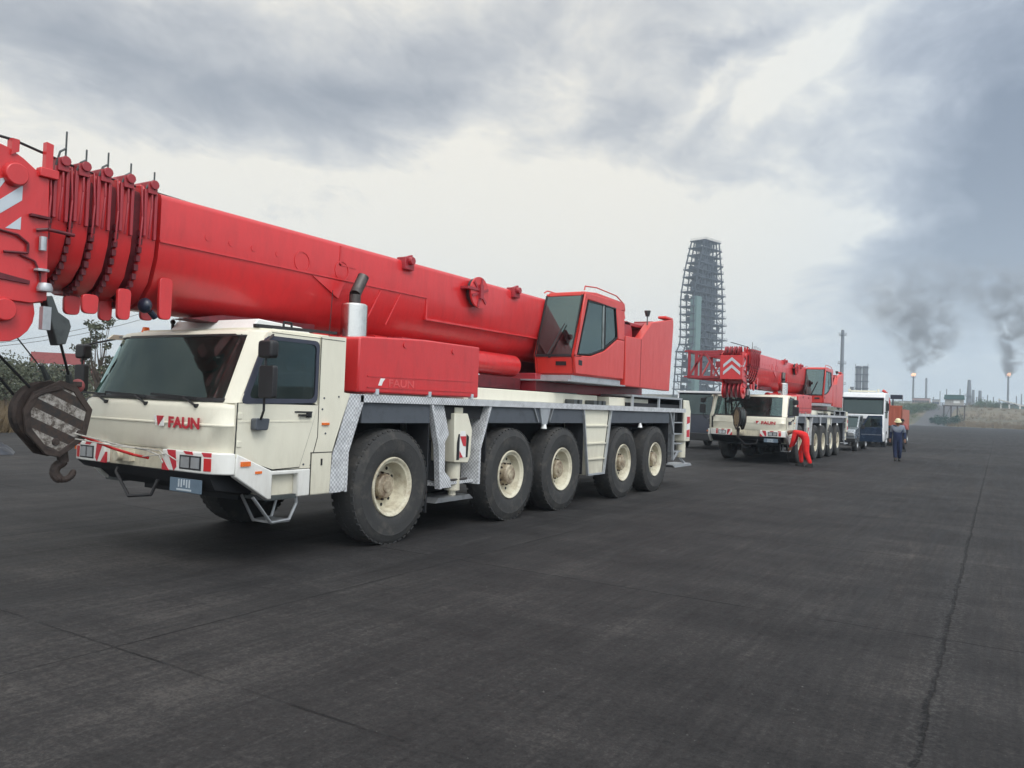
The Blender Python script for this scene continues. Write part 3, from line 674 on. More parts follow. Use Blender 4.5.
    # ---- roof gear
    if not second:
        k = MB(); k.prism([(.62, 2.415), (.70, 2.52), (1.3, 2.49), (1.5, 2.415)], 'x', -.35, 1.0); k.build('roof_hatch', 'white', P, bevel=.012)
        k = MB(); k.box(1.02, 1.10, .62, .80, 2.415, 2.44); k.bar((1.06, .60, 2.44), (1.22, 1.60, 2.45), .05, .03); k.poly([(1.1, .95, 2.46), (1.1, .95, 2.51), (1.1, 1.06, 2.51), (1.1, 1.06, 2.46)], .012); k.tube((-.35, .65, 2.41), (-.35, .65, 2.50), .018, n=8); k.ball((-.35, .65, 2.51), .03)
        k.build('roof_rack', 'black', P)
        k = MB(); k.poly([(1.33, 1.38, 2.22), (1.345, 1.40, 2.9)], .004); k.tube((1.36, 1.38, 2.20), (1.36, 1.38, 2.26), .012, n=6); k.build('aerial', 'black', P)
        k = MB(); k.tube((-.95, .72, 2.41), (-.95, .72, 2.47), .05, .035, n=12); k.build('beacon', 'orange', P)
    # ---- silencer and exhaust
    ex, ey = .72, 2.42
    k = MB(); k.lathe([(.0, 2.90), (.15, 2.90), (.165, 2.88), (.165, 2.0), (.0, 2.0)], 'z', (ex, ey, 0), 28); mf = k.build('silencer', 'chrome', P)
    k = MB(); k.poly([(ex, ey, 2.88), (ex, ey, 3.02), (ex - .02, ey + .05, 3.08), (ex - .04, ey + .16, 3.24), (ex - .04, ey + .18, 3.28)], .072, 16); k.build('exhaust_pipe', 'pipe', P)
    # ---- red engine housing
    k = MB()
    k.prism([(1.80, 1.80), (1.80, 2.42), (1.86, 2.44), (3.0, 2.50), (4.23, 2.505), (4.23, 1.80)], 'x', .62, 1.40)
    hs = k.build('engine_housing', 'red', P, bevel=.02)
    k = MB(); k.prism([(1.95, 1.985), (1.95, 2.0), (4.15, 2.03), (4.15, 2.015)], 'x', 1.40, 1.406); k.prism([(1.95, 1.86), (1.95, 1.872), (4.15, 1.882), (4.15, 1.87)], 'x', 1.40, 1.408)
    for y in (2.6, 3.6): k.tube((1.40, y, 2.40), (1.412, y, 2.40), .035, n=14)
    k.build('housing_seam', 'red_deep' if second else 'red', hs)
    k = MB(); 
    for y in (2.1, 3.1, 4.05): k.box(1.36, 1.412, y, y + .05, 1.782, 1.85)
    k.build('latch', 'silver', hs)
    if not second:
        k = MB(); k.prism([(2.18, 1.975), (2.26, 1.975), (2.22, 1.935), (2.20, 1.89), (2.14, 1.89)], 'x', 1.401, 1.404); k.build('emblem', 'stripe_white', hs)
        text_obj('FAUN', 'lettering', simple_key('faded_red', (.66, .09, .09)), hs, (1.402, 2.32, 1.885), (R(90), 0, R(90)), .125, .002, .002, 0, 1.5)
    k = MB(); k.prism([(1.86, 1.80), (1.86, 2.35), (4.1, 2.35), (4.1, 1.80)], 'x', -1.34, -.55); k.build('far_housing', 'red', P, bevel=.02)
    # ---- superstructure
    dz = 0 if not second else .12
    k = MB(); k.tube((0, 7.9, 1.77), (0, 7.9, 1.98), .95, n=40); k.build('slewing_ring', 'darksteel', P)
    k = MB(); k.box(-.6, .6, 7.2, 12.1, 1.98, 2.30); k.box(-.35, .30, 6.2, 7.2, 2.0, 2.2); k.prism([(6.8, 2.35), (8.2, 3.6), (11.6, 3.65), (12.1, 3.2), (12.1, 2.35)], 'x', -.70, -.60); k.prism([(9.6, 2.35), (9.8, 3.45), (11.6, 3.65), (12.1, 3.2), (12.1, 2.35)], 'x', .50, .60)
    for i in range(6): k.tube((.1 + .12 * i * .2, 10.0 + .3 * i, 3.2), (.1, 10.0 + .3 * i, 3.55), .06, n=8)
    k.tube((-.5, 10.9, 3.3), (.5, 10.9, 3.3), .32, n=24)
    k.build('turret_frame', 'red_old', P, bevel=.01)
    # operator cab
    yb = 7.42
    oc = MB()
    sideL = [(yb - .02, 2.30), (yb - .08, 2.62), (yb + .28, 3.76), (yb + .36, 3.80), (9.40, 3.84), (9.46, 3.78), (9.50, 2.30)]
    def ocab_side(x0, x1, g=True):
        oc.prism([(yb, 2.30), (yb - .06, 2.62), (8.02, 2.66), (8.60, 2.80), (9.16, 3.06), (9.5, 3.06), (9.5, 2.30)], 'x', x0, x1)   # below windows
        oc.prism([(yb - .06, 2.62), (yb + .04, 2.62), (yb + .40, 3.66), (yb + .30, 3.76)], 'x', x0, x1)                              # front pillar
        oc.prism([(yb + .30, 3.66), (9.46, 3.66), (9.46, 3.80), (yb + .30, 3.78)], 'x', x0, x1)
        oc.prism([(9.18, 3.06), (9.5, 3.06), (9.46, 3.66), (9.05, 3.66)], 'x', x0, x1)
    ocab_side(1.22, 1.27); ocab_side(.46, .50)
    oc.box(.50, 1.22, 9.44, 9.5, 2.30, 3.78)
    oc.prism([(yb - .0, 2.30), (yb - .06, 2.60), (yb - .02, 2.62), (yb + .06, 2.30)], 'x', .501, 1.219)
    oc.prism([(yb + .30, 3.72), (yb + .32, 3.80), (8.3, 3.85), (9.40, 3.83), (9.455, 3.74)], 'x', .502, 1.218)
    oc.box(.48, 1.25, yb + .04, 9.49, 2.28, 2.33)
    ocab = oc.build('operator_cab', 'red_op', P, bevel=.022)
    k = MB(); k.prism([(yb - .055, 2.64), (yb - .045, 2.64), (yb + .295, 3.72), (yb + .285, 3.72)], 'x', .50, 1.19); k.build('front_window', 'glass_op', ocab)
    k = MB()
    for xx in (.47, 1.19): k.prism([(yb - .07, 2.62), (yb - .04, 2.62), (yb + .31, 3.74), (yb + .28, 3.74)], 'x', xx, xx + .03)
    k.prism([(yb - .07, 2.60), (yb - .03, 2.60), (yb - .02, 2.65), (yb - .06, 2.65)], 'x', .48, 1.21)
    k.build('window_surround', 'black', ocab)
    g1 = [(yb + .08, 2.66), (yb + .43, 3.64), (8.50, 3.645), (8.56, 2.82), (8.02, 2.69)]
    g2 = [(8.56, 3.645), (9.02, 3.645), (9.14, 3.10), (8.60, 2.85)]
    for g in (g1, g2):
        k = MB(); k.prism(g, 'x', 1.245, 1.25); k.prism(g, 'x', .475, .48); k.build('side_window', 'glass_op', ocab)
        k = MB(); k.ring(inset(g, -.012), inset(g, .012), 'x', 1.24, 1.274); k.build('window_seal', 'black', ocab)
    k = MB(); k.bar((1.25, 8.53, 2.82), (1.25, 8.50, 3.65), .05, .05); k.box(.55, 1.1, 8.5, 9.0, 2.55, 2.72); k.prism([(8.95, 2.6), (9.12, 2.6), (9.2, 3.35), (9.05, 3.35)], 'x', .55, 1.05); k.box(.54, .64, 7.9, 8.4, 2.35, 2.9); k.box(1.0, 1.12, 7.9, 8.4, 2.35, 2.9); k.tube((.8, 7.75, 2.35), (.8, 7.75, 2.95), .05); k.box(.62, .98, 7.7, 7.78, 2.9, 3.12)
    k.build('operator_seat', 'seat', ocab, bevel=.02)
    k = MB(); k.poly([(1.24, yb + .3, 3.82), (1.24, yb + .32, 3.89), (1.24, 8.2, 3.93), (1.24, 9.1, 3.90), (1.24, 9.42, 3.80), (1.26, 9.48, 3.5)], .012); k.poly([(.42, yb + .3, 3.80), (.42, yb + .4, 3.85), (.42, 8.4, 3.86)], .012); k.build('roof_rail', 'red_op', ocab)
    k = MB(); k.prism([(yb + .10, 2.56), (yb + .10, 2.47), (yb + .24, 2.46), (yb + .24, 2.55)], 'x', 1.271, 1.274)
    k.box(.90, 1.10, yb - .055, yb - .03, 2.45, 2.52); k.build('model_badge', 'black', ocab)
    k = MB(); k.bar((.76, yb - .10, 2.64), (.98, yb + .08, 3.2), .015, .02); k.tube((.78, yb - .09, 2.60), (.78, yb - .05, 2.60), .02); k.build('wiper', 'black', ocab)
    k = MB(); k.box(.25, 1.31, yb - .35, 9.5, 2.165, 2.19); k.box(.4, 1.22, yb - .05, 9.45, 2.19, 2.28); k.build('cab_platform', 'galv', P)
    # counterweight side / winch housing
    k = MB(); k.prism([(9.56, 2.18), (9.56, 3.17), (10.34, 3.19), (10.90, 3.58), (12.18, 3.78), (12.20, 3.60), (12.05, 2.16)], 'x', 1.10, 1.27)
    ch = k.build('side_panel', 'red_op', P, bevel=.015)
    k = MB(); k.prism([(9.9, 2.0), (9.9, 3.2), (12.18, 3.7), (12.05, 2.0)], 'x', -1.27, -.72); k.build('counterweight', 'red_op', P, bevel=.015)
    k = MB(); k.prism([(9.6, 2.2), (9.6, 3.05), (9.9, 3.1), (12.0, 3.1), (12.0, 2.2)], 'x', .62, 1.09); k.tube((.62, 10.1, 3.25), (1.05, 10.1, 3.25), .28, n=24); k.tube((.62, 11.1, 3.3), (1.05, 11.1, 3.3), .30, n=24); k.box(.8, 1.0, 9.6, 9.9, 3.1, 3.62); k.box(.7, 1.05, 9.7, 11.8, 3.45, 3.52); k.box(.6, 1.04, 11.5, 12.1, 3.1, 3.68); k.build('winch', 'red_old', P, bevel=.01)
    k = MB(); k.box(1.27, 1.274, 10.335, 10.345, 2.2, 3.17); k.build('seam', 'red_deep', ch)
    k = MB(); k.tube((1.2, 10.80, 3.52), (1.2, 10.80, 3.72), .012, n=6); k.tube((1.2, 10.80, 3.70), (1.2, 10.80, 3.82), .04, .07, n=12); k.build('turret_beacon', 'darksteel', P)
    k = MB(); k.box(-.6, .6, 12.2, 12.5, 2.4, 3.5); k.box(1.0, 1.2, 11.9, 12.35, 3.78, 3.84); k.build('rear_weight', 'red_op', P, bevel=.02)
    # lift cylinder under the boom
    k = MB(); k.tube((0.28, 3.2, 2.42), (0.28, 6.9, 2.40), .19, n=24); k.tube((.28, 1.9, 2.43), (.28, 3.2, 2.42), .11, n=20); k.build('lift_cylinder', 'red', P)
    k = MB(); k.box(-.25, .40, 5.3, 7.0, 2.0, 2.19); k.box(.1, .6, 4.4, 5.3, 1.97, 2.06); k.build('cylinder_foot', 'red_deep', P)
    # ---- boom
    zt, zb = 3.70 + dz, 2.55 + dz * .6
    rear = 11.3
    S = boom_sec(1.0, zt, zb); n = len(S)
    b_ = MB(); b_.prism([(x, z) for x, z in S], 'y', -.10, rear); boom = b_.build('boom', 'red', P, ang=50); boom.location.x = -.05
    bz = dz
    k = MB()
    ln = [(-.10, 3.21), (4.2, 3.235)]
    k.prism([(-.1, 3.205 + bz), (4.2, 3.225 + bz), (4.2, 3.245 + bz), (-.1, 3.225 + bz)], 'x', .495, .512)
    k.box(.47, .506, 4.19, 4.22, 2.92 + bz, 3.245 + bz); k.prism([(4.2, 2.91 + bz), (8.0, 2.93 + bz), (8.0, 2.955 + bz), (4.2, 2.935 + bz)], 'x', .44, .500)
    k.prism([(1.95, 3.2 + bz), (2.4, 2.98 + bz), (2.5, 3.2 + bz)], 'x', .49, .507)
    k.box(.49, .506, 2.40, 2.43, 3.4 + bz, zt - .05); k.box(.49, .506, 2.4, 2.7, 3.4 + bz, 3.42 + bz)
    for y in (1.78, 2.45): k.ring([(y + .13 * math.cos(a * .524), 3.34 + bz + .13 * math.sin(a * .524)) for a in range(12)], [(y + .11 * math.cos(a * .524), 3.34 + bz + .11 * math.sin(a * .524)) for a in range(12)], 'x', .5, .508)
    for y in (.45, .75, 1.05, 1.4): k.tube((.5, y, 3.36 + bz), (.506, y, 3.36 + bz), .035, n=10)
    for y in (3.2, 3.6): k.bar((.501, y, 3.2 + bz), (.47, y - .25, 2.75 + bz), .02, .02)
    k.build('stiffener', 'red', boom)
    k = MB()
    for y in (3.72, 6.62): 
        k.box(.40, .56, y - .10, y + .10, zt - .14, zt + .03); k.tube((.56, y, zt - .02), (.62, y, zt - .02), .055, n=12); k.bar((.5, y - .1, zt), (.5, y + .1, zt + .07), .05, .04)
    k.build('boom_lug', 'red_old', boom, bevel=.006)
    # hose reel on the boom side
    yc, zc = 5.38, 3.47 + bz
    k = MB(); k.lathe([(.10, .50), (.10, .60), (.245, .60), (.245, .63), (.02, .63), (.02, .66)], 'x', (0, yc, zc), 32); rl = k.build('hose_reel', 'red', boom)
    k = MB(); k.lathe([(.20, .51), (.225, .53), (.225, .585), (.20, .60)], 'x', (0, yc, zc), 32); k.build('reel_hose', 'black', rl)
    k = MB()
    for a in range(6): k.bar((.635, yc, zc), (.635, yc + .23 * math.cos(a * 1.047 + .3), zc + .23 * math.sin(a * 1.047 + .3)), .02, .04)
    k.box(.63, .68, yc - .04, yc + .04, zc - .1, zc + .12); k.box(.5, .65, yc - .35, yc - .0, zc + .02, zc + .06); k.build('reel_spoke', 'red_old', rl)
    # clutter on top of engine housing
    k = MB()
    for i in range(9):
        y = 3.0 + .12 * i; k.tube((.8, y, 2.50), (.8, y, 2.545 + .01 * (i % 3)), .03, n=8)
    k.box(.8, 1.1, 2.9, 4.1, 2.49, 2.53); k.build('valve_block', 'red_old', P)
    # underside bracket of boom (cab protection)
    k = MB(); k.prism([(.35, 2.50 + bz), (.75, 2.58 + bz), (2.1, 2.62 + bz), (2.1, 2.52 + bz), (1.55, 2.47 + bz)], 'x', .10, .42); k.build('boom_rest', 'red_deep', boom)
    # ---- telescoping collars
    ys = [-.16, -.40, -.62, -.82, -1.00]
    for i, y in enumerate(ys):
        f = 1 - .018 * i
        S2 = boom_sec(1.06 * f, zt + .03 - .012 * i, zb + .0 + .03 * i); S3 = boom_sec(1.0 * f - .03, zt - .03 - .012 * i, zb + .05 + .03 * i)
        k = MB(); k.prism(S2, 'y', y - .155, y)
        cl = k.build('boom_collar', 'red', boom, bevel=.008, ang=50)
        k = MB(); k.prism(S3, 'y', y - .22, y - .15)
        for q in range(14):      # clamp bolts in the gap
            pass
        k.build('collar_gap', 'red_deep', cl)
        k = MB()
        L_ = [(S2[j][0], S2[j][1]) for j in range(4, 9)]
        for a, b2 in zip(L_, L_[1:]):
            for q in range(3):
                t = (q + .5) / 3; x = a[0] * (1 - t) + b2[0] * t; z = a[1] * (1 - t) + b2[1] * t
                k.box(x - .03, x + .012, y - .185, y - .145, z - .028, z + .028)
        k.build('collar_bolt', 'red_deep', cl)
        hw = .53 * f
        k = MB()      # upright plates, hoses and ribs on the upper side
        k.box(hw, hw + .035, y - .16, y - .13, 3.22 + bz, zt - .02); k.box(hw, hw + .03, y - .05, y - .02, 3.2 + bz, zt - .05)
        k.poly([(hw + .03, y - .10, 3.2 + bz), (hw + .045, y - .09, 3.5 + bz), (hw + .02, y - .08, zt + .02)], .012, 6)
        k.poly([(hw + .03, y - .19, 3.1 + bz), (hw + .045, y - .185, 3.4 + bz), (hw + .02, y - .19, zt - .0)], .010, 6)
        k.box(hw - .08, hw + .05, y - .14, y - .04, zt - .06, zt + .05)
        k.tube((hw - .25, y - .08, zt + .03), (hw + .07, y - .08, zt + .03), .045, n=10)
        k.box(-hw - .03, -hw, y - .16, y - .02, 3.2 + bz, zt)
        k.build('collar_rib', 'red_old', cl, bevel=.004)
        k = MB(); hh = (.10, .12, .16, .13, .24)[i]
        k.tube((hw + .03, y - .07, zt), (hw + .03, y - .07, zt + hh + .06), .009, n=6); k.poly([(hw + .03, y - .07, zt + hh * .5 + .03), (hw + .03, y - .12, zt + hh * .45), (hw + .03, y - .15, zt - .02)], .010, 6)
        k.build('guide_rod', 'darksteel', cl)
    # lugs beneath
    k = MB()
    for y, z, w_, hh in ((.04, 2.49, .075, .38), (-.40, 2.44, .07, .26), (-.73, 2.46, .08, .14)):
        pp = rounded([(y - w_, z + hh + bz), (y + w_, z + hh + bz), (y + w_ * .9, z - .04 + bz), (y - w_ * .9, z - .04 + bz)], .05)
        for x in (.10, .40): k.prism(pp, 'x', x, x + .04)
    k.build('pin_lug', 'red', boom, bevel=.006)
    k = MB(); k.ball((.40, -.16, 2.57 + bz), .085, 14, (1, .7, .9)); k.tube((.40, -.10, 2.52 + bz), (.40, -.04, 2.46 + bz), .03); k.build('work_lamp', 'cabdark', boom)
    # ---- boom head
    k = MB()
    hp = [(-1.17, 2.48), (-1.20, 3.58), (-1.30, 3.58), (-1.42, 3.66), (-1.55, 3.72), (-2.2, 3.85), (-2.42, 3.78), (-2.42, 3.55), (-2.1, 3.0), (-2.0, 2.6), (-1.75, 2.45), (-1.3, 2.44)]
    if second: hp = [(-1.17, 2.48), (-1.20, 3.60), (-1.60, 3.66), (-1.78, 3.56), (-1.78, 2.95), (-1.62, 2.50), (-1.3, 2.44)]
    hp = [(a, z + bz) for a, z in hp]
    for x0 in (.44, -.48): k.prism(hp, 'x', x0, x0 + .04)
    k.box(-.438, .438, -1.30, -1.18, 2.46 + bz, 3.56 + bz); k.box(-.438, .438, -2.1 if not second else -1.6, -1.3, 3.55 + bz, 3.61 + bz)
    k.box(.44, .52, -1.30, -1.14, 3.54 + bz, 3.62 + bz)
    head = k.build('boom_head', 'red', P, bevel=.008)
    k = MB()
    for yy, zz, rr in ((-1.52, 2.36, .25), ((-2.2, 3.68, .22) if not second else (-1.62, 3.66, .17))):
        for xx in (-.30, -.10, .10, .30): k.lathe([(.05, -.035), (rr - .05, -.03), (rr, -.045), (rr - .03, 0), (rr, .045), (rr - .05, .03), (.05, .035)], 'x', (xx, yy, zz + bz), 32)
    k.build('sheave', 'red_old', head)
    k = MB()
    for x0 in (.40, -.44): k.prism([(-1.52 + .27 * math.cos(a * .3142), 2.36 + bz + .27 * math.sin(a * .3142)) for a in range(20)], 'x', x0, x0 + .05)
    for x0 in (.45,): k.lathe([(.0, .07), (.09, .07), (.10, .04), (.10, .0)], 'x', (x0, -1.52, 2.36 + bz), 20)
    k.lathe([(.0, .06), (.09, .06), (.10, .03), (.10, .0)], 'x', (.48, -1.49, 3.50 + bz), 20)
    k.build('sheave_guard', 'red', head, bevel=.006)
    k = MB(); k.poly([(.50, -1.66, 3.02 + bz), (.50, -1.45, 3.0 + bz), (.50, -1.36, 2.94 + bz), (.50, -1.36, 2.86 + bz), (.5, -1.55, 2.84 + bz)], .012, 6); k.poly([(.50, -1.42, 2.84 + bz), (.50, -1.30, 2.80 + bz), (.5, -1.25, 2.7 + bz), (.5, -1.24, 2.55 + bz)], .010, 6); k.prism([(-1.7, 2.62 + bz), (-1.33, 2.60 + bz), (-1.33, 2.63 + bz), (-1.7, 2.68 + bz)], 'x', .48, .50); k.box(.48, .53, -1.36, -1.20, 3.18 + bz, 3.2 + bz); k.poly([(.5, -1.3, 3.07 + bz), (.53, -1.22, 3.09 + bz), (.55, -1.0, 3.08 + bz)], .016, 8)
    k.build('head_cable', 'red_deep', head)
    k = MB(); k.tube((.52, -1.25, 2.9 + bz), (.52, -1.25, 3.02 + bz), .03); k.tube((.52, -1.25, 2.72 + bz), (.52, -1.25, 2.74 + bz), .06); k.lathe([(0, 0), (.06, 0), (.065, .03), (.05, .07), (0, .08)], 'z', (.53, -1.22, 2.55 + bz), 14); k.box(.50, .56, -1.24, -1.17, 2.22 + bz, 2.42 + bz)
    k.build('limit_switch', 'galv', head)
    k = MB()
    k.prism([(-1.60, 3.14 + bz), (-1.60, 3.26 + bz), (-1.42, 3.43 + bz), (-1.42, 3.30 + bz)], 'x', .481, .484); k.prism([(-1.60, 3.36 + bz), (-1.60, 3.44 + bz), (-1.54, 3.47 + bz)], 'x', .481, .484); k.prism([(-1.54, 3.04 + bz), (-1.42, 3.16 + bz), (-1.42, 3.05 + bz)], 'x', .481, .484)
    k.prism([(-2.1, 3.14 + bz), (-1.62, 3.14 + bz), (-1.62, 3.2 + bz)], 'x', .481, .484)
    k.build('reflective_stripe', 'silver', head)
    k = MB(); k.prism([(-1.25, 3.62 + bz), (-1.19, 3.62 + bz), (-1.19, 3.84 + bz), (-1.25, 3.85 + bz)], 'x', .44, .50); k.prism([(-1.53, 3.66 + bz), (-1.47, 3.70 + bz), (-1.47, 3.80 + bz), (-1.53, 3.80 + bz)], 'x', .42, .50); k.build('top_plate', 'red', head)
    # wedge socket and rope
    k = MB(); k.prism([(-1.14, 2.52 + bz), (-1.08, 2.54 + bz), (-1.02, 2.40 + bz), (-.92, 2.34 + bz), (-.90, 2.28 + bz), (-.94, 2.12 + bz), (-1.02, 2.10 + bz), (-1.08, 2.30 + bz)], 'x', .28, .40); k.build('wedge_socket', 'darksteel', P, bevel=.01)
    k = MB(); 
    k.tube((.1, -2.3, 3.9 + bz), (.45, -1.5, 3.80 + bz), .012, n=8); k.tube((.45, -1.5, 3.80 + bz), (.4, -.9, 3.72 + bz), .012, n=8); k.tube((.4, -.9, 3.72 + bz), (.0, 3, 3.72 + bz), .010, n=8)
    k.tube((.34, -.96, 2.13 + bz), (.06, -.70, 1.80), .013, n=8)
    k.tube((.0, -1.28, 2.30 + bz), (-.02, -.86, 1.82), .006, n=6)
    k.tube((-.1, -1.77, 2.4 + bz), (-.12, -.98, 1.50), .013, n=8)
    k.tube((.1, -1.77, 2.4 + bz), (.02, -.98, 1.66), .013, n=8)
    k.build('hoist_rope', 'rope', P)
    k = MB(); k.tube((.04, -.96, 1.93), (.01, -.88, 1.80), .018, .028, n=10); k.tube((.10, -.74, 1.86), (.06, -.70, 1.78), .03, .03, n=10); k.build('rope_weight', 'darksteel', P)
    if second:
        # chevrons on the head front, stowed lattice jib on the far side
        k = MB()
        k.box(-.50, .50, -1.83, -1.785, 2.72 + bz, 3.52 + bz); k.build('head_front', 'red', head)
        k = MB()
        for zz in (2.98, 3.22):
            k.prism([(-.36, zz + bz - .12), (0.02, zz + bz + .12), (.40, zz + bz - .12), (.40, zz + bz - .01), (0.02, zz + bz + .23), (-.36, zz + bz - .01)], 'y', -1.840, -1.833)
        k.build('reflective_chevron', 'silver', head)
        k = MB()
        x0, x1, z0, z1 = -1.55, -.50, 2.92, 3.78
        for x in (x0, x1):
            for z in (z0, z1): k.bar((x, -1.5, z), (x * .94, 7.5, z + .1), .12, .12)
        for yy in range(7):
            y0, y1 = -1.5 + yy * 1.25, -1.5 + (yy + 1) * 1.25
            k.bar((x0, y0, z0), (x1, y0, z0), .07, .07); k.bar((x0, y0, z1), (x1, y0, z1), .07, .07); k.bar((x0, y0, z0), (x0, y0, z1), .07, .07)
            k.bar((x0, y0, z0), (x0, y1, z1), .05, .05); k.bar((x1, y0, z1), (x1, y1, z0), .05, .05); k.bar((x0, y0, z1), (x1, y1, z1), .05, .05); k.bar((x0, y0, z0), (x1, y1, z0), .05, .05)
        k.bar((x0, -1.5, z0), ((x0 + x1) / 2, -1.5, z1), .06, .06); k.bar((x1, -1.5, z0), ((x0 + x1) / 2, -1.5, z1), .06, .06)
        k.bar((x0 + .25, -1.5, z0), (x0 + .25, -1.5, z1), .10, .06)
        k.bar((-.62, -1.5, 3.35), (-.2, -1.5, 3.35), .08, .2); k.bar((-.62, -1.5, 3.75), (-.3, -1.5, 3.75), .08, .1); k.bar((-1.72, -1.5, z1 + .02), (x0, -1.5, z1 + .02), .06, .05); k.bar((-1.72, -1.5, z0), (x0, -1.5, z0), .06, .05)
        k.build('lattice_jib', 'red_old', P)
        head.scale.x = .74
    return root

def simple_key(name, col):
    if name not in M: M[name] = simple(name, col, .45)
    return name

def _text_fix():
    pass
_orig = text_obj
def text_obj(s, name, mat, parent, loc, rot, size, extrude=.002, bold=.0, shear=0, xscale=1.0):
    return _orig(s, name, mat, parent, loc, rot, size, extrude, bold, shear, xscale)

crane('mobile_crane', -7.56, 4.88, 'large red and white five-axle mobile crane with striped hook block before its cab')
crane('mobile_crane', -7.53, 27.8, 'farther red and white crane with a lattice jib, worker bending at its front wheel', second=True)

# ---- hook blocks (hang from the ropes; things of their own)
def hook_block(loc, label, tan=False, rz=0, sc=1.0):
    root = empty('hook_block', loc, rz=rz); root.scale = (sc, sc, sc); tag(root, label, 'hook block', 'hook blocks hanging from the booms')
    face = [(-.20, .20), (.02, .31), (.16, .26), (.31, .06), (.26, -.20), (.04, -.36), (-.08, -.33), (-.25, -.13), (-.27, .05)]
    k = MB(); k.prism(inset(face, .02), 'x', .085, .105); k.build('striped_cheek', 'hooktan' if tan else 'hookstripe', root)
    k = MB(); k.prism(inset(face, .02), 'x', -.105, -.085); k.build('striped_cheek', 'hooktan' if tan else 'hookstripe', root)
    k = MB(); k.ring(inset(face, -.025), inset(face, .035), 'x', .075, .115); k.ring(inset(face, -.025), inset(face, .035), 'x', -.115, -.075)
    k.prism([(-.02, .29), (.06, .26), (-.14, .20), (-.24, .14), (-.22, .19)], 'x', .105, .122); k.tube((-.12, .0, -.24), (.12, .0, -.24), .035, n=12); k.box(-.08, .08, .10, .24, .28, .33)
    k.tube((-.12, .22, -.16), (.13, .22, -.16), .03, n=12)
    k.build('cheek_frame', 'rust', root, bevel=.006)
    k = MB()
    for x in (-.045, .03): k.lathe([(.05, -.03), (.25, -.02), (.29, -.036), (.26, 0), (.29, .036), (.25, .02), (.05, .03)], 'x', (x, -.05, .03), 36)
    k.build('sheave', 'rust' if not tan else 'darksteel', root)
    k = MB()     # swivel and hook
    k.tube((0, .12, -.33), (0, .14, -.44), .05, n=12)
    pts = []
    for i in range(15):
        a = R(85 + i * 19); pts.append(Vector((.02 * math.cos(a), .15 + .078 * math.cos(a), -.525 + .080 * math.sin(a))))
    pts[0] = Vector((0, .14, -.43))
    for i in range(len(pts) - 1):
        r0 = .045 * (1 - abs(i - 7) / 20) ; k.tube(pts[i], pts[i + 1], .046 if i < 9 else .034, .046 if i < 8 else .030, n=10); k.ball(pts[i + 1], .045 if i < 8 else .030, 8)
    k.build('hook', 'rust', root)
    if not tan:
        k = MB(); k.ball((.0, .24, .29), .075, 12, (1, .8, .9)); k.build('red_marker', 'billboard', root)
    return root
hook_block((-7.56, 4.05, 1.46), 'rusty black and white striped hook block hanging in front of the nearest crane cab')
hook_block((-7.33, 26.45, 1.58), 'muddy tan hook block hanging before the windscreen of the farther crane', tan=True, rz=R(35), sc=1.05)

# slack ropes lashing the hook to the bumper
k = MB()
pts = [(-7.42, 4.20, 1.30), (-7.35, 4.55, 1.20), (-7.20, 4.80, 1.14), (-7.05, 4.84, 1.10), (-6.95, 4.82, 1.03)]
k.poly(pts, .008); k.poly([(p[0] + .02, p[1], p[2] - .05 + .03 * i) for i, p in enumerate(pts)], .006)
k.poly([(-7.35, 4.82, 1.06), (-7.1, 4.80, 1.09), (-6.9, 4.82, 1.12), (-6.75, 4.84, 1.06)], .006)
o = k.build('lashing_rope', 'plaster_rope'); tag(o, 'pale slack rope lashing the striped hook block to the front bumper', 'rope')
k = MB(); k.poly([(-7.45, 4.28, 1.28), (-7.45, 4.6, 1.15), (-7.40, 4.80, 1.08), (-7.2, 4.83, 1.06)], .014)
o = k.build('lashing_chain', 'redlens'); tag(o, 'short red chain hooked beside the pale rope on the front bumper', 'chain')

# ================================================================ PEOPLE
def skin_mesh(name, verts, edges, radii, mat, parent, sub=1, root=0):
    me = bpy.data.meshes.new(name); me.from_pydata(verts, edges, []); o = bpy.data.objects.new(name, me); COL.objects.link(o)
    md = o.modifiers.new('skin', 'SKIN'); md.use_smooth_shade = True
    for i, r in enumerate(radii): me.skin_vertices[0].data[i].radius = (r, r) if not isinstance(r, tuple) else r
    me.skin_vertices[0].data[root].use_root = True
    sm = o.modifiers.new('sub', 'SUBSURF'); sm.levels = sub; sm.render_levels = sub
    bpy.context.view_layer.update()
    dg = bpy.context.evaluated_depsgraph_get()
    me2 = bpy.data.meshes.new_from_object(o.evaluated_get(dg))
    bpy.data.objects.remove(o)
    for p in me2.polygons: p.use_smooth = True
    o = bpy.data.objects.new(name, me2); COL.objects.link(o); me2.materials.clear(); me2.materials.append(M[mat]); o.parent = parent
    return o
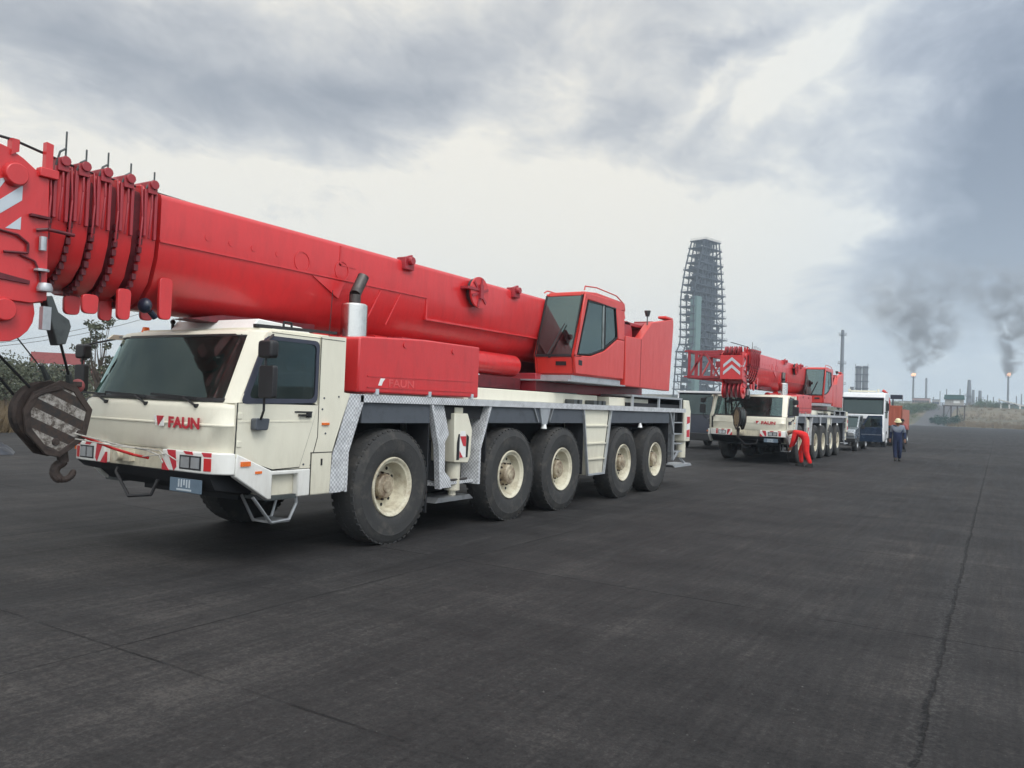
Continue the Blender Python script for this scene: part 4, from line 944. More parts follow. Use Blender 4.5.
def person(loc, rz, J, label, suit, boots='boot', helmet='helmet', top=None, sleeve=None, group=None):
    root = empty('person', loc, rz=rz); tag(root, label, 'person', group)
    names = ['pelvis', 'waist', 'chest', 'neck', 'head', 'lsh', 'lel', 'lwr', 'rsh', 'rel', 'rwr', 'lhip', 'lkn', 'lan', 'ltoe', 'rhip', 'rkn', 'ran', 'rtoe']
    E_ = [(0, 1), (1, 2), (2, 3), (3, 4), (2, 5), (5, 6), (6, 7), (2, 8), (8, 9), (9, 10), (0, 11), (11, 12), (12, 13), (13, 14), (0, 15), (15, 16), (16, 17), (17, 18)]
    rad = [.15, .135, .15, .055, .075, .075, .055, .035, .075, .055, .035, .11, .08, .055, .035, .11, .08, .055, .035]
    V = [Vector(J[n]) for n in names]
    # head gets a crown vertex, hands get palm + five fingers
    verts = list(V); edges = list(E_); radii = [r * .86 for r in rad]
    up = (V[4] - V[3]).normalized(); verts.append(V[4] + up * .10); edges.append((4, len(verts) - 1)); radii.append(.078); radii[4] = .082; radii[3] = .052
    for wi, ei in ((7, 6), (10, 9)):
        d = (V[wi] - V[ei]).normalized(); sd = d.cross(Vector((0, 1, 0.2))).normalized()
        verts.append(V[wi] + d * .07); pi = len(verts) - 1; edges.append((wi, pi)); radii.append(.032)
        for q in range(5):
            off = (q - 1.5) * .018
            if q == 4: f1 = V[wi] + d * .05 - sd * .05; f2 = f1 + d * .035 - sd * .012
            else: f1 = V[wi] + d * .105 + sd * off; f2 = f1 + d * (.045 - .008 * abs(q - 1.3)) + Vector((0, .015, -.01))
            verts.append(f1); edges.append((pi, len(verts) - 1)); radii.append(.010); verts.append(f2); edges.append((len(verts) - 2, len(verts) - 1)); radii.append(.009)
    skin_mesh('body', verts, edges, radii, 'skin', root)
    # clothes: coverall from neck to wrists and ankles
    cu = [i for i in range(19) if names[i] not in ('head', 'ltoe', 'rtoe', 'neck')]
    mp = {o_: n_ for n_, o_ in enumerate(cu)}
    cv = [V[i] for i in cu]; ce = [(mp[a], mp[b]) for a, b in E_ if a in mp and b in mp]; cr = [rad[i] * 1.16 + .006 for i in cu]
    for i_, nm in ((mp[13], 'a'), (mp[17], 'a')): cr[i_] = .07
    cv.append(V[2] + (V[3] - V[2]) * .55); ce.append((mp[2], len(cv) - 1)); cr.append(.075)
    skin_mesh('coverall', cv, ce, cr, suit, root)
    if top:
        idx = [1, 2, 5, 6, 8, 9]; m2 = {o_: n_ for n_, o_ in enumerate(idx)}
        skin_mesh('shirt', [V[i] for i in idx], [(m2[a], m2[b]) for a, b in E_ if a in m2 and b in m2], [rad[i] * 1.2 + .014 for i in idx], top, root, root=m2[2])
    for a, t in ((13, 14), (17, 18)):
        d = (V[t] - V[a]); d.z = 0; d.normalize()
        k = MB(); c = V[a]; z0 = c.z - .085
        sd = Vector((-d.y, d.x, 0))
        outl = [(-.08, -.04), (-.08, .04), (.05, .045), (.15, .05), (.20, .02), (.20, -.02), (.15, -.05), (.05, -.045)]
        vs = []; 
        for (l, s_), hh in zip(outl, (.14, .14, .13, .08, .06, .06, .08, .13)):
            p = c + d * l + sd * s_; vs.append((p.x, p.y, z0)); vs.append((p.x * 1, p.y, z0 + hh))
        n_ = len(outl); fs = [(2 * i, 2 * ((i + 1) % n_), 2 * ((i + 1) % n_) + 1, 2 * i + 1) for i in range(n_)] + [tuple(2 * i for i in range(n_))[::-1], tuple(2 * i + 1 for i in range(n_))]
        k.add(vs, fs); k.build('boot', boots, root, bevel=.015)
    # helmet with brim, face features
    hc = V[4] + up * .095
    fw = Vector(J.get('face', (0, -1, 0))).normalized()
    k = MB()
    prof = [(.0, .115), (.06, .10), (.10, .06), (.118, .0), (.118, -.02), (.145, -.028), (.146, -.034), (.11, -.03)]
    vs0 = MB(); vs0.lathe(prof, 'z', (0, 0, 0), 18)
    q = Vector((0, 0, 1)).rotation_difference(up)
    k.add([q @ Vector(v) + hc + (fw * .03 if v[2] < -.02 and Vector(v).dot(fw) > 0 else Vector()) for v in vs0.v], vs0.f)
    k.build('helmet', helmet, root)
    k = MB(); fc = V[4] + fw * .085
    k.ball(fc + up * .01, .016, 6, (1, 1, 1.4))
    sd = fw.cross(up).normalized()
    k.ball(V[4] + sd * .085, .022, 6); k.ball(V[4] - sd * .085, .022, 6); k.build('nose_and_ears', 'skin', root)
    k = MB(); 
    for s in (-1, 1): k.ball(V[4] + fw * .078 + sd * (.03 * s) + up * .045, .009, 6)
    k.tube(V[4] + fw * .080 - up * .035 - sd * .022, V[4] + fw * .080 - up * .035 + sd * .022, .005, n=6)
    k.build('eyes_and_mouth', 'hair', root)
    return root
# bending worker (bends towards -x, over the step and wheel)
Jb = dict(pelvis=(.08, .02, .93), waist=(-.02, .0, 1.06), chest=(-.22, -.02, 1.16), neck=(-.38, -.03, 1.17), head=(-.47, -.03, 1.14),
          lsh=(-.28, .19, 1.15), lel=(-.33, .22, .88), lwr=(-.42, .15, .65), rsh=(-.26, -.22, 1.13), rel=(-.32, -.25, .86), rwr=(-.42, -.17, .63),
          lhip=(.06, .11, .90), lkn=(-.14, .14, .52), lan=(-.10, .15, .09), ltoe=(-.24, .15, .04), rhip=(.08, -.10, .90), rkn=(.10, -.14, .50), ran=(.26, -.16, .09), rtoe=(.12, -.18, .04), face=(-.5, 0, -.9))
person((-5.58, 28.05, 0), 0, Jb, 'worker in bright red coverall and white helmet bending towards the farther crane front wheel', 'redcloth', helmet='helmet')
# walking man, seen from behind/side
Jw = dict(pelvis=(0, 0, .93), waist=(0, .0, 1.08), chest=(0, -.01, 1.30), neck=(0, -.02, 1.48), head=(0, -.04, 1.56),
          lsh=(.19, .0, 1.40), lel=(.26, .04, 1.13), lwr=(.27, -.06, .90), rsh=(-.19, -.01, 1.40), rel=(-.25, .05, 1.14), rwr=(-.27, .0, .90),
          lhip=(.09, 0, .90), lkn=(.09, -.08, .50), lan=(.08, .06, .09), ltoe=(.09, -.08, .04), rhip=(-.09, 0, .90), rkn=(-.08, -.02, .50), ran=(-.07, -.12, .09), rtoe=(-.07, -.26, .04), face=(0, -1, 0))
person((-3.52, 36.2, 0), R(8), Jw, 'man in navy coverall, pale sleeves and light helmet walking across the open yard', 'bluecloth', helmet='helmet_y', top='lightshirt')
Js = dict(Jw)
person((-4.33, 47, 0), R(-40), Js, 'person in faded red shirt and dark trousers partly hidden behind the man in navy', 'darkcloth', helmet='hair', top='billboard')

# ================================================================ VEHICLES BEHIND
def small_wheel(parent, x, y, r, w, side, rimcol='steel'):
    e = empty('wheel', (x, y, r), parent)
    k = MB(); k.lathe([(r * .58, w / 2 * side), (r * .7, w / 2 * 1.05 * side), (r * .9, w / 2 * side), (r, w / 2 * .8 * side), (r, -w / 2 * .8 * side), (r * .6, -w / 2 * side)], 'x', (0, 0, 0), 28); k.build('tyre', 'rubber', e)
    k = MB(); k.lathe([(r * .58, w / 2 * side), (r * .55, w * .3 * side), (r * .3, w * .25 * side), (r * .15, w * .4 * side), (0, w * .4 * side)], 'x', (0, 0, 0), 24); k.build('rim', rimcol, e)
    return e
# dark blue pickup facing the camera, driver door open on its left
root = empty('pickup', (-7.1, 43.6, 0)); tag(root, 'dark blue pickup with its door swung open, parked behind the farther crane', 'pickup')
k = MB()
prof = [(0, .45), (0, 1.0), (.1, 1.12), (1.15, 1.20), (1.25, 1.22), (3.1, 1.26), (4.9, 1.26), (4.95, .5)]
k.prism(prof, 'x', -.9, .9); k.prism([(1.25, 1.22), (1.85, 1.84), (2.95, 1.86), (3.1, 1.26), (3.0, 1.26), (2.88, 1.78), (1.92, 1.77), (1.42, 1.24)], 'x', .78, .86); k.prism([(1.25, 1.22), (1.85, 1.84), (2.95, 1.86), (3.1, 1.26), (3.0, 1.26), (2.88, 1.78), (1.92, 1.77), (1.42, 1.24)], 'x', -.86, -.78)
k.prism([(1.82, 1.78), (1.85, 1.85), (2.97, 1.87), (3.0, 1.78)], 'x', -.80, .80); k.prism([(3.0, 1.26), (2.9, 1.8), (2.95, 1.8), (3.08, 1.26)], 'x', -.8, .8)
body = k.build('body', 'carblue_sheen', root, bevel=.04)
k = MB(); k.prism([(1.36, 1.24), (1.38, 1.24), (1.90, 1.77), (1.88, 1.77)], 'x', -.78, .78); k.build('windscreen', 'glass_blue', root)
k = MB(); k.box(-.5, .5, -.03, .02, .72, .98); k.box(-.92, .92, -.08, .1, .45, .66); k.build('grille', 'black', root, bevel=.02)
for s in (-1, 1):
    k = MB(); k.box(s * .56, s * .86, -.03, .05, .78, .98); k.build('headlight', 'lamp', root, bevel=.02)
    for y in (.85, 3.9): small_wheel(root, s * .78, y, .38, .26, s)
    k = MB(); k.poly([(s * .88, 1.6, 1.2), (s * 1.0, 1.6, 1.28)], .02); k.box(s * .98, s * 1.16, 1.56, 1.64, 1.22, 1.40); k.build('mirror', 'black', root, bevel=.015)
k = MB(); k.box(-.7, .7, 2.2, 2.8, .9, 1.25); k.box(-.65, -.15, 2.5, 2.65, 1.2, 1.7); k.box(.15, .65, 2.5, 2.65, 1.2, 1.7); k.build('seat', 'seat', root, bevel=.03)
k = MB()
k.prism([(.92, .50), (.92, 1.22), (1.98, 1.26), (2.02, .50)], 'y', 1.42, 1.50)
k.ring([(.95, 1.22), (1.30, 1.86), (1.98, 1.88), (2.0, 1.24)], [(1.06, 1.25), (1.36, 1.79), (1.91, 1.80), (1.92, 1.27)], 'y', 1.43, 1.48)
dr = k.build('door', 'carblue', root, bevel=.01)
k = MB(); k.prism([(1.06, 1.25), (1.36, 1.79), (1.91, 1.80), (1.92, 1.27)], 'y', 1.452, 1.456); k.build('door_window', 'glass_blue', dr)
k = MB(); k.box(1.0, 1.95, 1.40, 1.42, .86, .885); k.build('door_trim', 'steel', dr)
k = MB(); k.box(.98, 1.16, 1.34, 1.42, 1.16, 1.34); k.build('door_mirror', 'black', dr, bevel=.015)

# white cab-over truck
root = empty('white_truck', (-7.0, 52, 0)); tag(root, 'tall white cab-over truck with wide dark windscreen behind the blue pickup', 'truck')
k = MB()
k.prism([(0, .42), (-.02, 1.95), (.12, 2.0), (.2, 3.0), (.35, 3.28), (2.2, 3.32), (2.3, .5)], 'x', -1.2, 1.2)
cab = k.build('cab', 'truckwhite', root, bevel=.16)
k = MB(); k.prism([(.06, 2.0), (.15, 2.88), (.12, 2.88), (.0, 2.0)], 'x', -1.08, 1.08); ws = k.build('windscreen', 'glass_blue', root)
k = MB(); k.prism([(.07, 1.94), (.17, 2.93), (.145, 2.93), (.03, 1.94)], 'x', -1.14, 1.14); k.build('windscreen_surround', 'black', root)
k = MB(); k.box(-1.15, 1.15, -.18, .22, 2.90, 2.98); k.build('sun_visor', 'cabdark', root)
k = MB(); k.box(-.8, .6, .6, 1.1, 3.32, 3.42); k.tube((-.9, .8, 3.3), (-.9, .8, 3.5), .05, .08); k.tube((.75, .8, 3.3), (.75, .8, 3.5), .05, .08); k.build('roof_light_bar', 'cream', root)
k = MB(); k.box(-1.22, 1.22, -.1, .3, .35, .85); k.build('bumper', 'truckwhite', root, bevel=.03)
k = MB(); k.box(-.85, .85, -.05, .0, 1.0, 1.7); k.build('grille', 'black', root)
for s in (-1, 1):
    k = MB(); k.box(s * .8, s * 1.1, -.12, -.1, .5, .7); k.build('headlight', 'lamp', root)
    k = MB(); k.poly([(s * 1.2, .1, 2.8), (s * 1.38, -.05, 2.75), (s * 1.38, -.05, 2.1), (s * 1.2, .1, 2.1)], .02); k.box(s * 1.3, s * 1.46, -.08, -.0, 2.2, 2.65); k.build('mirror', 'black', root, bevel=.02)
    k = MB(); k.prism([(.5, 1.75), (.55, 2.75), (1.5, 2.75), (1.5, 1.75)], 'x', s * 1.2, s * 1.206); k.build('side_window', 'glass_blue', root)
    for y in (1.2, 5.0, 6.3): small_wheel(root, s * 1.05, y, .52, .3, s)
k = MB(); k.box(-.5, .5, 2.2, 8, .8, 1.1); k.box(-1.2, 1.2, 3.0, 8.0, 1.15, 1.3); k.build('chassis', 'under', root)

# orange truck with a dark roof plate, farther back
root = empty('orange_truck', (-6.5, 58, 0)); tag(root, 'orange flatbed crane truck with raised dark plate beyond the white truck', 'truck')
k = MB(); k.box(-1.1, 1.1, 0, 5, 1.0, 1.25)
for i in range(7): k.box(-1.1 + i * .33, -1.1 + i * .33 + .09, -.05, -.001, 1.2, 2.48)
k.box(-1.1, 1.1, -.03, .03, 2.5, 2.62); k.box(-1.1, 1.1, 0, .06, 1.2, 2.5); k.box(1.06, 1.1, 0, 5, 1.2, 2.4); k.build('side_board', 'orangeP', root)
k = MB(); k.bar((.30, .3, 1.8), (.22, .3, 3.0), .22, .25); k.bar((.22, .3, 3.0), (.05, .3, 3.5), .16, .2); k.tube((.05, .3, 3.5), (-.15, .3, 3.62), .09); k.build('loader_arm', 'red_op', root)
k = MB(); k.box(.36, 1.08, .1, .5, 3.06, 3.34); k.bar((.5, .3, 2.5), (.5, .3, 3.1), .08, .08); k.build('roof_plate', 'cabdark', root)
k = MB(); k.box(-.9, .9, .1, 5, .6, 1.0); k.build('chassis', 'under', root)
for s in (-1, 1):
    for y in (.7, 4.0): small_wheel(root, s * .95, y, .5, .28, s)
# dark truck on the far side of the second crane
root = empty('dark_truck', (-11.9, 36, 0)); tag(root, 'dark navy truck with white roof edge half hidden left of the farther crane', 'truck')
k = MB(); k.prism([(0, .5), (0, 1.6), (.25, 2.55), (.4, 2.62), (2.0, 2.62), (2.1, .5)], 'x', -1.1, 1.1); k.box(-1.1, 1.1, 2.2, 7, .9, 2.3); k.build('cab', 'cabdark', root, bevel=.05)
k = MB(); k.prism([(.0, 1.62), (.24, 2.52), (.22, 2.53), (-.03, 1.62)], 'x', -1.0, 1.0); k.build('windscreen', 'glass_blue', root)
k = MB(); k.box(-1.12, 1.12, .15, 2.0, 2.60, 2.70); k.bar((1.08, .0, 1.6), (1.08, .25, 2.6), .06, .06); k.bar((-1.08, .0, 1.6), (-1.08, .25, 2.6), .06, .06); k.build('roof_edge', 'truckwhite', root, bevel=.02)
k = MB(); k.box(-1.15, 1.15, -.1, .2, .4, .75); k.build('bumper', 'black', root, bevel=.03)
for s in (-1, 1):
    k = MB(); k.box(s * .7, s * 1.0, -.12, -.1, .85, 1.0); k.build('headlight', 'lamp', root)
    for y in (.9, 4.5): small_wheel(root, s * .95, y, .5, .28, s)

# ================================================================ GROUND
def terr(x, y):
    """height of the land away from the flat yard"""
    s = max(0, min(1, (y - 292 + .0 * x) / 130)); s = s * s * (3 - 2 * s)
    h = 9.0 * s
    if x > -28:
        b = max(0, min(1, (y - 288) / 30)); h += .9 * b * (0.5 + noise.noise(Vector((x * .03, y * .03, 1.3)))) * (1 if x > -12 else 0)
    l = max(0, min(1, (-33 - x) / 12)); h += l * .35 * (.4 + noise.noise(Vector((x * .05, y * .05, 0))))
    fl = max(0, min(1, (-95 - x) / 40)); h += fl * 1.6
    return h
bm = bmesh.new()
xs = [-1500, -900, -600, -420, -300, -220, -170] + [-140 + i * 3.5 for i in range(31)] + [-31] + [-26 + i * 5 for i in range(28)] + [150, 220, 340, 600, 1000, 1500]
xs = sorted(set(xs)); ys = [-1000, -500, -200, -100] + [-50 + 5 * i for i in range(21)] + [60 + i * 10 for i in range(22)] + [280 + 4 * i for i in range(40)] + [460, 520, 600, 750, 1000, 1500]
ys = sorted(set(ys))
grid = [[bm.verts.new((x, y, terr(x, y) - .03)) for x in xs] for y in ys]
for j in range(len(ys) - 1):
    for i in range(len(xs) - 1): f = bm.faces.new((grid[j][i], grid[j][i + 1], grid[j + 1][i + 1], grid[j + 1][i])); f.smooth = True
me = bpy.data.meshes.new('ground'); bm.to_mesh(me); bm.free()
g = bpy.data.objects.new('ground', me); COL.objects.link(g); g['kind'] = 'structure'
m, nt, b = newmat('dry_earth')
tc = N(nt, 'ShaderNodeTexCoord'); n1 = N(nt, 'ShaderNodeTexNoise'); n1.inputs['Scale'].default_value = .035; n1.inputs['Detail'].default_value = 10; n1.inputs['Roughness'].default_value = .7
L(nt, tc.outputs['Object'], n1.inputs['Vector'])
n2 = N(nt, 'ShaderNodeTexNoise'); n2.inputs['Scale'].default_value = 2; n2.inputs['Detail'].default_value = 8; L(nt, tc.outputs['Object'], n2.inputs['Vector'])
r1 = ramp(nt, n1.outputs['Fac'], [(.36, (.06, .07, .04)), (.47, (.11, .10, .065)), (.56, (.17, .14, .09)), (.68, (.10, .08, .06))])
r2 = ramp(nt, n2.outputs['Fac'], [(.3, (.6, .6, .6)), (.7, (1.1, 1.1, 1.1))])
mx = N(nt, 'ShaderNodeMix', data_type='RGBA', blend_type='MULTIPLY'); mx.inputs['Factor'].default_value = 1
L(nt, r1.outputs[0], mx.inputs['A']); L(nt, r2.outputs[0], mx.inputs['B']); L(nt, mx.outputs['Result'], b.inputs['Base Color']); b.inputs['Roughness'].default_value = .95
bp = N(nt, 'ShaderNodeBump'); bp.inputs['Strength'].default_value = .6; bp.inputs['Distance'].default_value = .15; L(nt, n2.outputs['Fac'], bp.inputs['Height']); L(nt, bp.outputs[0], b.inputs['Normal'])
me.materials.append(m)

# paved yard: one sheet, joints and stains in the material
def sheet(name, pts, z, mat):
    bm = bmesh.new(); f = bm.faces.new([bm.verts.new((x, y, z)) for x, y in pts]); 
    if f.normal.z < 0: f.normal_flip()
    me = bpy.data.meshes.new(name); bm.to_mesh(me); bm.free(); o = bpy.data.objects.new(name, me); COL.objects.link(o); me.materials.append(mat); o['kind'] = 'structure'; return o
m, nt, b = newmat('blackened_concrete')
tc = N(nt, 'ShaderNodeTexCoord'); P0 = tc.outputs['Object']
def noise_n(scale, det=8, rough=.65, vec=None, dist=0):
    n = N(nt, 'ShaderNodeTexNoise'); n.inputs['Scale'].default_value = scale; n.inputs['Detail'].default_value = det; n.inputs['Roughness'].default_value = rough; n.inputs['Distortion'].default_value = dist
    L(nt, vec or P0, n.inputs['Vector']); return n.outputs['Fac']
def math_n(op, a, b_=None, c=None, clamp=False):
    n = N(nt, 'ShaderNodeMath', operation=op); n.use_clamp = clamp
    for i, v in enumerate((a, b_, c)):
        if v is None: continue
        if isinstance(v, (int, float)): n.inputs[i].default_value = v
        else: L(nt, v, n.inputs[i])
    return n.outputs[0]
def maprange(v, a, b_, c=0, d=1):
    n = N(nt, 'ShaderNodeMapRange'); L(nt, v, n.inputs['Value']); n.inputs['From Min'].default_value = a; n.inputs['From Max'].default_value = b_; n.inputs['To Min'].default_value = c; n.inputs['To Max'].default_value = d
    return n.outputs[0]
big = noise_n(.16, 6, .6); mid = noise_n(1.1, 8, .7); fine = noise_n(22, 6, .75); grit = noise_n(95, 3, .8)
mpg = N(nt, 'ShaderNodeMapping'); mpg.inputs['Scale'].default_value = (1.5, .10, 1); mpg.inputs['Rotation'].default_value = (0, 0, R(4)); L(nt, P0, mpg.inputs[0])
track = noise_n(1.6, 6, .7, mpg.outputs[0], .3)          # tyre tracks along the yard
mpg2 = N(nt, 'ShaderNodeMapping'); mpg2.inputs['Scale'].default_value = (.12, 1.3, 1); mpg2.inputs['Rotation'].default_value = (0, 0, R(-12)); L(nt, P0, mpg2.inputs[0])
track2 = noise_n(1.2, 5, .7, mpg2.outputs[0], .4)
sp = N(nt, 'ShaderNodeSeparateXYZ'); L(nt, P0, sp.inputs[0]); X_, Y_ = sp.outputs['X'], sp.outputs['Y']
wob = noise_n(1.7, 8, .8); wobc = math_n('MULTIPLY_ADD', wob, .14, -.07)
wob2 = noise_n(.5, 3, .5); wobd = math_n('MULTIPLY_ADD', wob2, .5, -.25)
def joint(coord, off, period, w, wobble):
    c = math_n('ADD', coord, -off); c = math_n('ADD', c, wobble)
    if period: c = math_n('ADD', math_n('MODULO', math_n('ADD', c, period * 400.5), period), -period / 2)
    d_ = math_n('ABSOLUTE', c)
    return maprange(d_, w * .4, w, 1, 0)
jx = joint(X_, -.33, 0, .018, wobc)                       # the long crack
jx2 = joint(X_, -.33, 0, .16, wobc)
jy = joint(Y_, 3.18, 3.96, .014, math_n('MULTIPLY', wobc, .25)); jp = joint(X_, -.33, 4.67, .012, math_n('MULTIPLY', wobc, .2))
gap = maprange(noise_n(.9, 4, .6), .42, .55); jy = math_n('MULTIPLY', jy, gap); jp = math_n('MULTIPLY', jp, gap)
scuff = noise_n(6, 5, .75, mpg.outputs[0], .6)
v = math_n('MULTIPLY_ADD', scuff, .10, -.05); v0 = v
v = math_n('MULTIPLY_ADD', track, .24, math_n('MULTIPLY_ADD', mid, .22, .11)); v = math_n('MULTIPLY_ADD', big, .30, math_n('ADD', v, .075)); v = math_n('MULTIPLY_ADD', track2, .18, v); grain = noise_n(55, 4, .8)
v = math_n('MULTIPLY_ADD', fine, .34, math_n('ADD', v, -.06)); v = math_n('MULTIPLY_ADD', grain, .30, math_n('ADD', v, -.15)); v = math_n('ADD', v, v0)
mps = N(nt, 'ShaderNodeMapping'); mps.inputs['Scale'].default_value = (9, .5, 1); mps.inputs['Rotation'].default_value = (0, 0, R(9)); L(nt, P0, mps.inputs[0])
scr = noise_n(2.2, 6, .75, mps.outputs[0], .2); v = math_n('MULTIPLY_ADD', scr, .22, math_n('ADD', v, -.11))
mpt = N(nt, 'ShaderNodeMapping'); mpt.inputs['Scale'].default_value = (.6, 6, 1); mpt.inputs['Rotation'].default_value = (0, 0, R(-14)); L(nt, P0, mpt.inputs[0])
scr2 = noise_n(1.6, 6, .75, mpt.outputs[0], .2); v = math_n('MULTIPLY_ADD', scr2, .10, math_n('ADD', v, -.05))
rp = ramp(nt, v, [(.53, (.0080, .0079, .0085)), (.66, (.0158, .0153, .0160)), (.79, (.032, .0305, .0307)), (.94, (.076, .070, .066))])
# dusty, slightly brown patches
cr = math_n('MAXIMUM', math_n('MAXIMUM', jy, jp), jx, clamp=True)
mx = N(nt, 'ShaderNodeMix', data_type='RGBA'); L(nt, math_n('MULTIPLY', cr, .72), mx.inputs['Factor']); L(nt, rp.outputs[0], mx.inputs['A']); mx.inputs['B'].default_value = (.006, .006, .007, 1)
# crumbled pale edges by the crack
ed = math_n('MULTIPLY', math_n('MULTIPLY', jx2, maprange(fine, .5, .62)), .35)
mx2 = N(nt, 'ShaderNodeMix', data_type='RGBA'); L(nt, ed, mx2.inputs['Factor']); L(nt, mx.outputs['Result'], mx2.inputs['A']); mx2.inputs['B'].default_value = (.09, .088, .085, 1)
# specks of grit
spk = math_n('MULTIPLY', maprange(grit, .60, .68), maprange(mid, .42, .6)); 
mx3 = N(nt, 'ShaderNodeMix', data_type='RGBA'); L(nt, math_n('MULTIPLY', spk, .6), mx3.inputs['Factor']); L(nt, mx2.outputs['Result'], mx3.inputs['A']); mx3.inputs['B'].default_value = (.10, .10, .10, 1)
L(nt, mx3.outputs['Result'], b.inputs['Base Color'])
L(nt, maprange(track, .3, .7, .62, .9), b.inputs['Roughness']); b.inputs['Specular IOR Level'].default_value = .13
hgt = math_n('MULTIPLY_ADD', fine, .35, math_n('MULTIPLY', grit, .15)); hgt = math_n('MULTIPLY_ADD', mid, .3, hgt); hgt = math_n('MULTIPLY_ADD', cr, -1.2, hgt)
bp = N(nt, 'ShaderNodeBump'); bp.inputs['Strength'].default_value = .55; bp.inputs['Distance'].default_value = .025; L(nt, hgt, bp.inputs['Height']); L(nt, bp.outputs[0], b.inputs['Normal'])
random.seed(3)
edgeL = [(-31.2 + random.uniform(-.35, .35), -80 + i * 4) for i in range(92)]
edgeT = [(-31 + i * 4, 288 + 4 * math.sin(i * .7) + random.uniform(-2, 2)) for i in range(1, 46)]
yard_mat = m
sheet('yard', edgeL + edgeT + [(150, -80)], .004, yard_mat)
random.seed(21)
k = MB()
for _ in range(1500):
    yy = 1.2 + random.random() ** 1.6 * 11; xx = random.uniform(-1.2, .35) * yy * .9 + random.uniform(-1, 1); r_ = random.uniform(.002, .0065) * (1 + .5 * random.random() ** 6)
    if -1.0 < xx + .33 < 1.0 or random.random() < .5:
        vs = [(xx + r_ * math.cos(a) * random.uniform(.6, 1.3), yy + r_ * math.sin(a) * random.uniform(.6, 1.3), .004) for a in (0, 1.57, 3.14, 4.71)] + [(xx, yy, .004 + r_ * random.uniform(.5, 1.1))]
        k.add(vs, [(0, 1, 4), (1, 2, 4), (2, 3, 4), (3, 0, 4)])
o = k.build('grit', simple('grit_stone', (.075, .072, .07), .9, var=.4, scale=30), smooth=False); o['kind'] = 'stuff'; o['label'] = 'loose grit and small stones scattered over the blackened yard'
# road going up behind the yard on the left of the dry mound
def ribbon(name, cl, w, dz, mat):
    bm = bmesh.new(); rows = []
    for i, (x, y) in enumerate(cl):
        rows.append([bm.verts.new((x + o_, y, terr(x + o_, y) + dz)) for o_ in (-w / 2, -w / 4, 0, w / 4, w / 2)])
    for a, b_ in zip(rows, rows[1:]):
        for i in range(4): bm.faces.new((a[i], a[i + 1], b_[i + 1], b_[i]))
    bmesh.ops.recalc_face_normals(bm, faces=bm.faces)
    me = bpy.data.meshes.new(name); bm.to_mesh(me); bm.free(); o = bpy.data.objects.new(name, me); COL.objects.link(o); me.materials.append(mat); o['kind'] = 'structure'; return o
ribbon('road', [(-19 - .0 * i, 278 + 4 * i) for i in range(40)], 12, .03, simple('road_asphalt', (.07, .07, .075), .85, scale=.3))
ribbon('left_road', [(-84 + .0 * i, -60 + 10 * i) for i in range(26)], 7, .40, simple('pale_road', (.22, .22, .21), .9, scale=.3))

# ================================================================ VEGETATION
def leaf_cloud(mb, c, rad, n, size, flat=.8):
    for _ in range(n):
        while True:
            p = Vector((random.uniform(-1, 1), random.uniform(-1, 1), random.uniform(-1, 1)))
            if p.length < 1: break
        p = Vector((p.x * rad[0], p.y * rad[1], p.z * rad[2])) + Vector(c)
        d = Vector((random.gauss(0, 1), random.gauss(0, 1), random.gauss(0, 1))).normalized(); e = d.cross(Vector((random.gauss(0, 1), random.gauss(0, 1), random.gauss(0, 1)))).normalized()
        s = size * random.uniform(.5, 1.3)
        mb.add([p - d * s, p + e * s * .5, p + d * s, p - e * s * .5], [(0, 1, 2, 3)])
def tree(name, loc, h, r, label, cat='tree', leafm='leaf', n=1600, size=.12, sparse=False, clumps=14, group=None, trunk=.1):
    root = empty(name, loc); tag(root, label, cat, group)
    t = MB(); top = Vector((0, 0, h * .55)); t.tube((0, 0, -.1), top, trunk, trunk * .5, 8)
    cr = MB()
    for i in range(clumps):
        a = random.uniform(0, 6.28); rr = r * math.sqrt(random.random()) * .85; zz = random.uniform(.35 if not sparse else .45, .92) * h
        c = Vector((rr * math.cos(a), rr * math.sin(a), zz))
        b0 = Vector((0, 0, h * random.uniform(.2, .5))); midp = (b0 + c) / 2 + Vector((random.uniform(-.1, .1), random.uniform(-.1, .1), -.05 * h))
        t.tube(b0, midp, trunk * .42, trunk * .25, 6); t.tube(midp, c, trunk * .25, trunk * .08, 6)
        q = r * random.uniform(.28, .5) * (.6 if sparse else 1)
        leaf_cloud(cr, c, (q, q, q * .75), n // clumps, size)
    t.build('trunk', 'bark', root); cr.build('crown', leafm, root, smooth=False)
    return root
random.seed(11)
def at(u, v, yv): 
    d = ray(u, v); t = yv / d.y; return Vector((d.x * t, yv, CAM_H + d.z * t))
# left side beyond the yard
tr = [(6, 24, 3.0, 2.4), (-14, 26, 3.4, 2.6), (30, 30, 2.6, 2.2), (52, 34, 2.2, 2.2), (68, 40, 2.4, 2.4), (-34, 24, 3.3, 2.5)]
tlabels = ['broad grey-green bush just below the big red sheave at the frame edge', 'grey-green bush outside the far left of the yard', 'lower grey-green bush left of the red billboard', 'small grey-green bush under the red billboard', 'grey-green bush behind the hook block top', 'grey-green bush farthest left beyond the yard edge']
for (u, yv, h, r), lb in zip(tr, tlabels):
    p = at(u, 400, yv); sc = yv / 24
    tree('bush', (p.x, p.y, terr(p.x, p.y) - .02), h * sc, r * sc, lb, 'bush', 'leaf', 3200, .10 * sc, clumps=26, group='bushes beyond the yard', trunk=.09)
p = at(98, 400, 21)
tree('tree', (p.x, p.y, terr(p.x, p.y)), 5.6, 1.25, 'thin sparse tree with twisted branches left of the nearest crane windscreen', leafm='leaf', n=900, size=.10, sparse=True, clumps=26, trunk=.10)
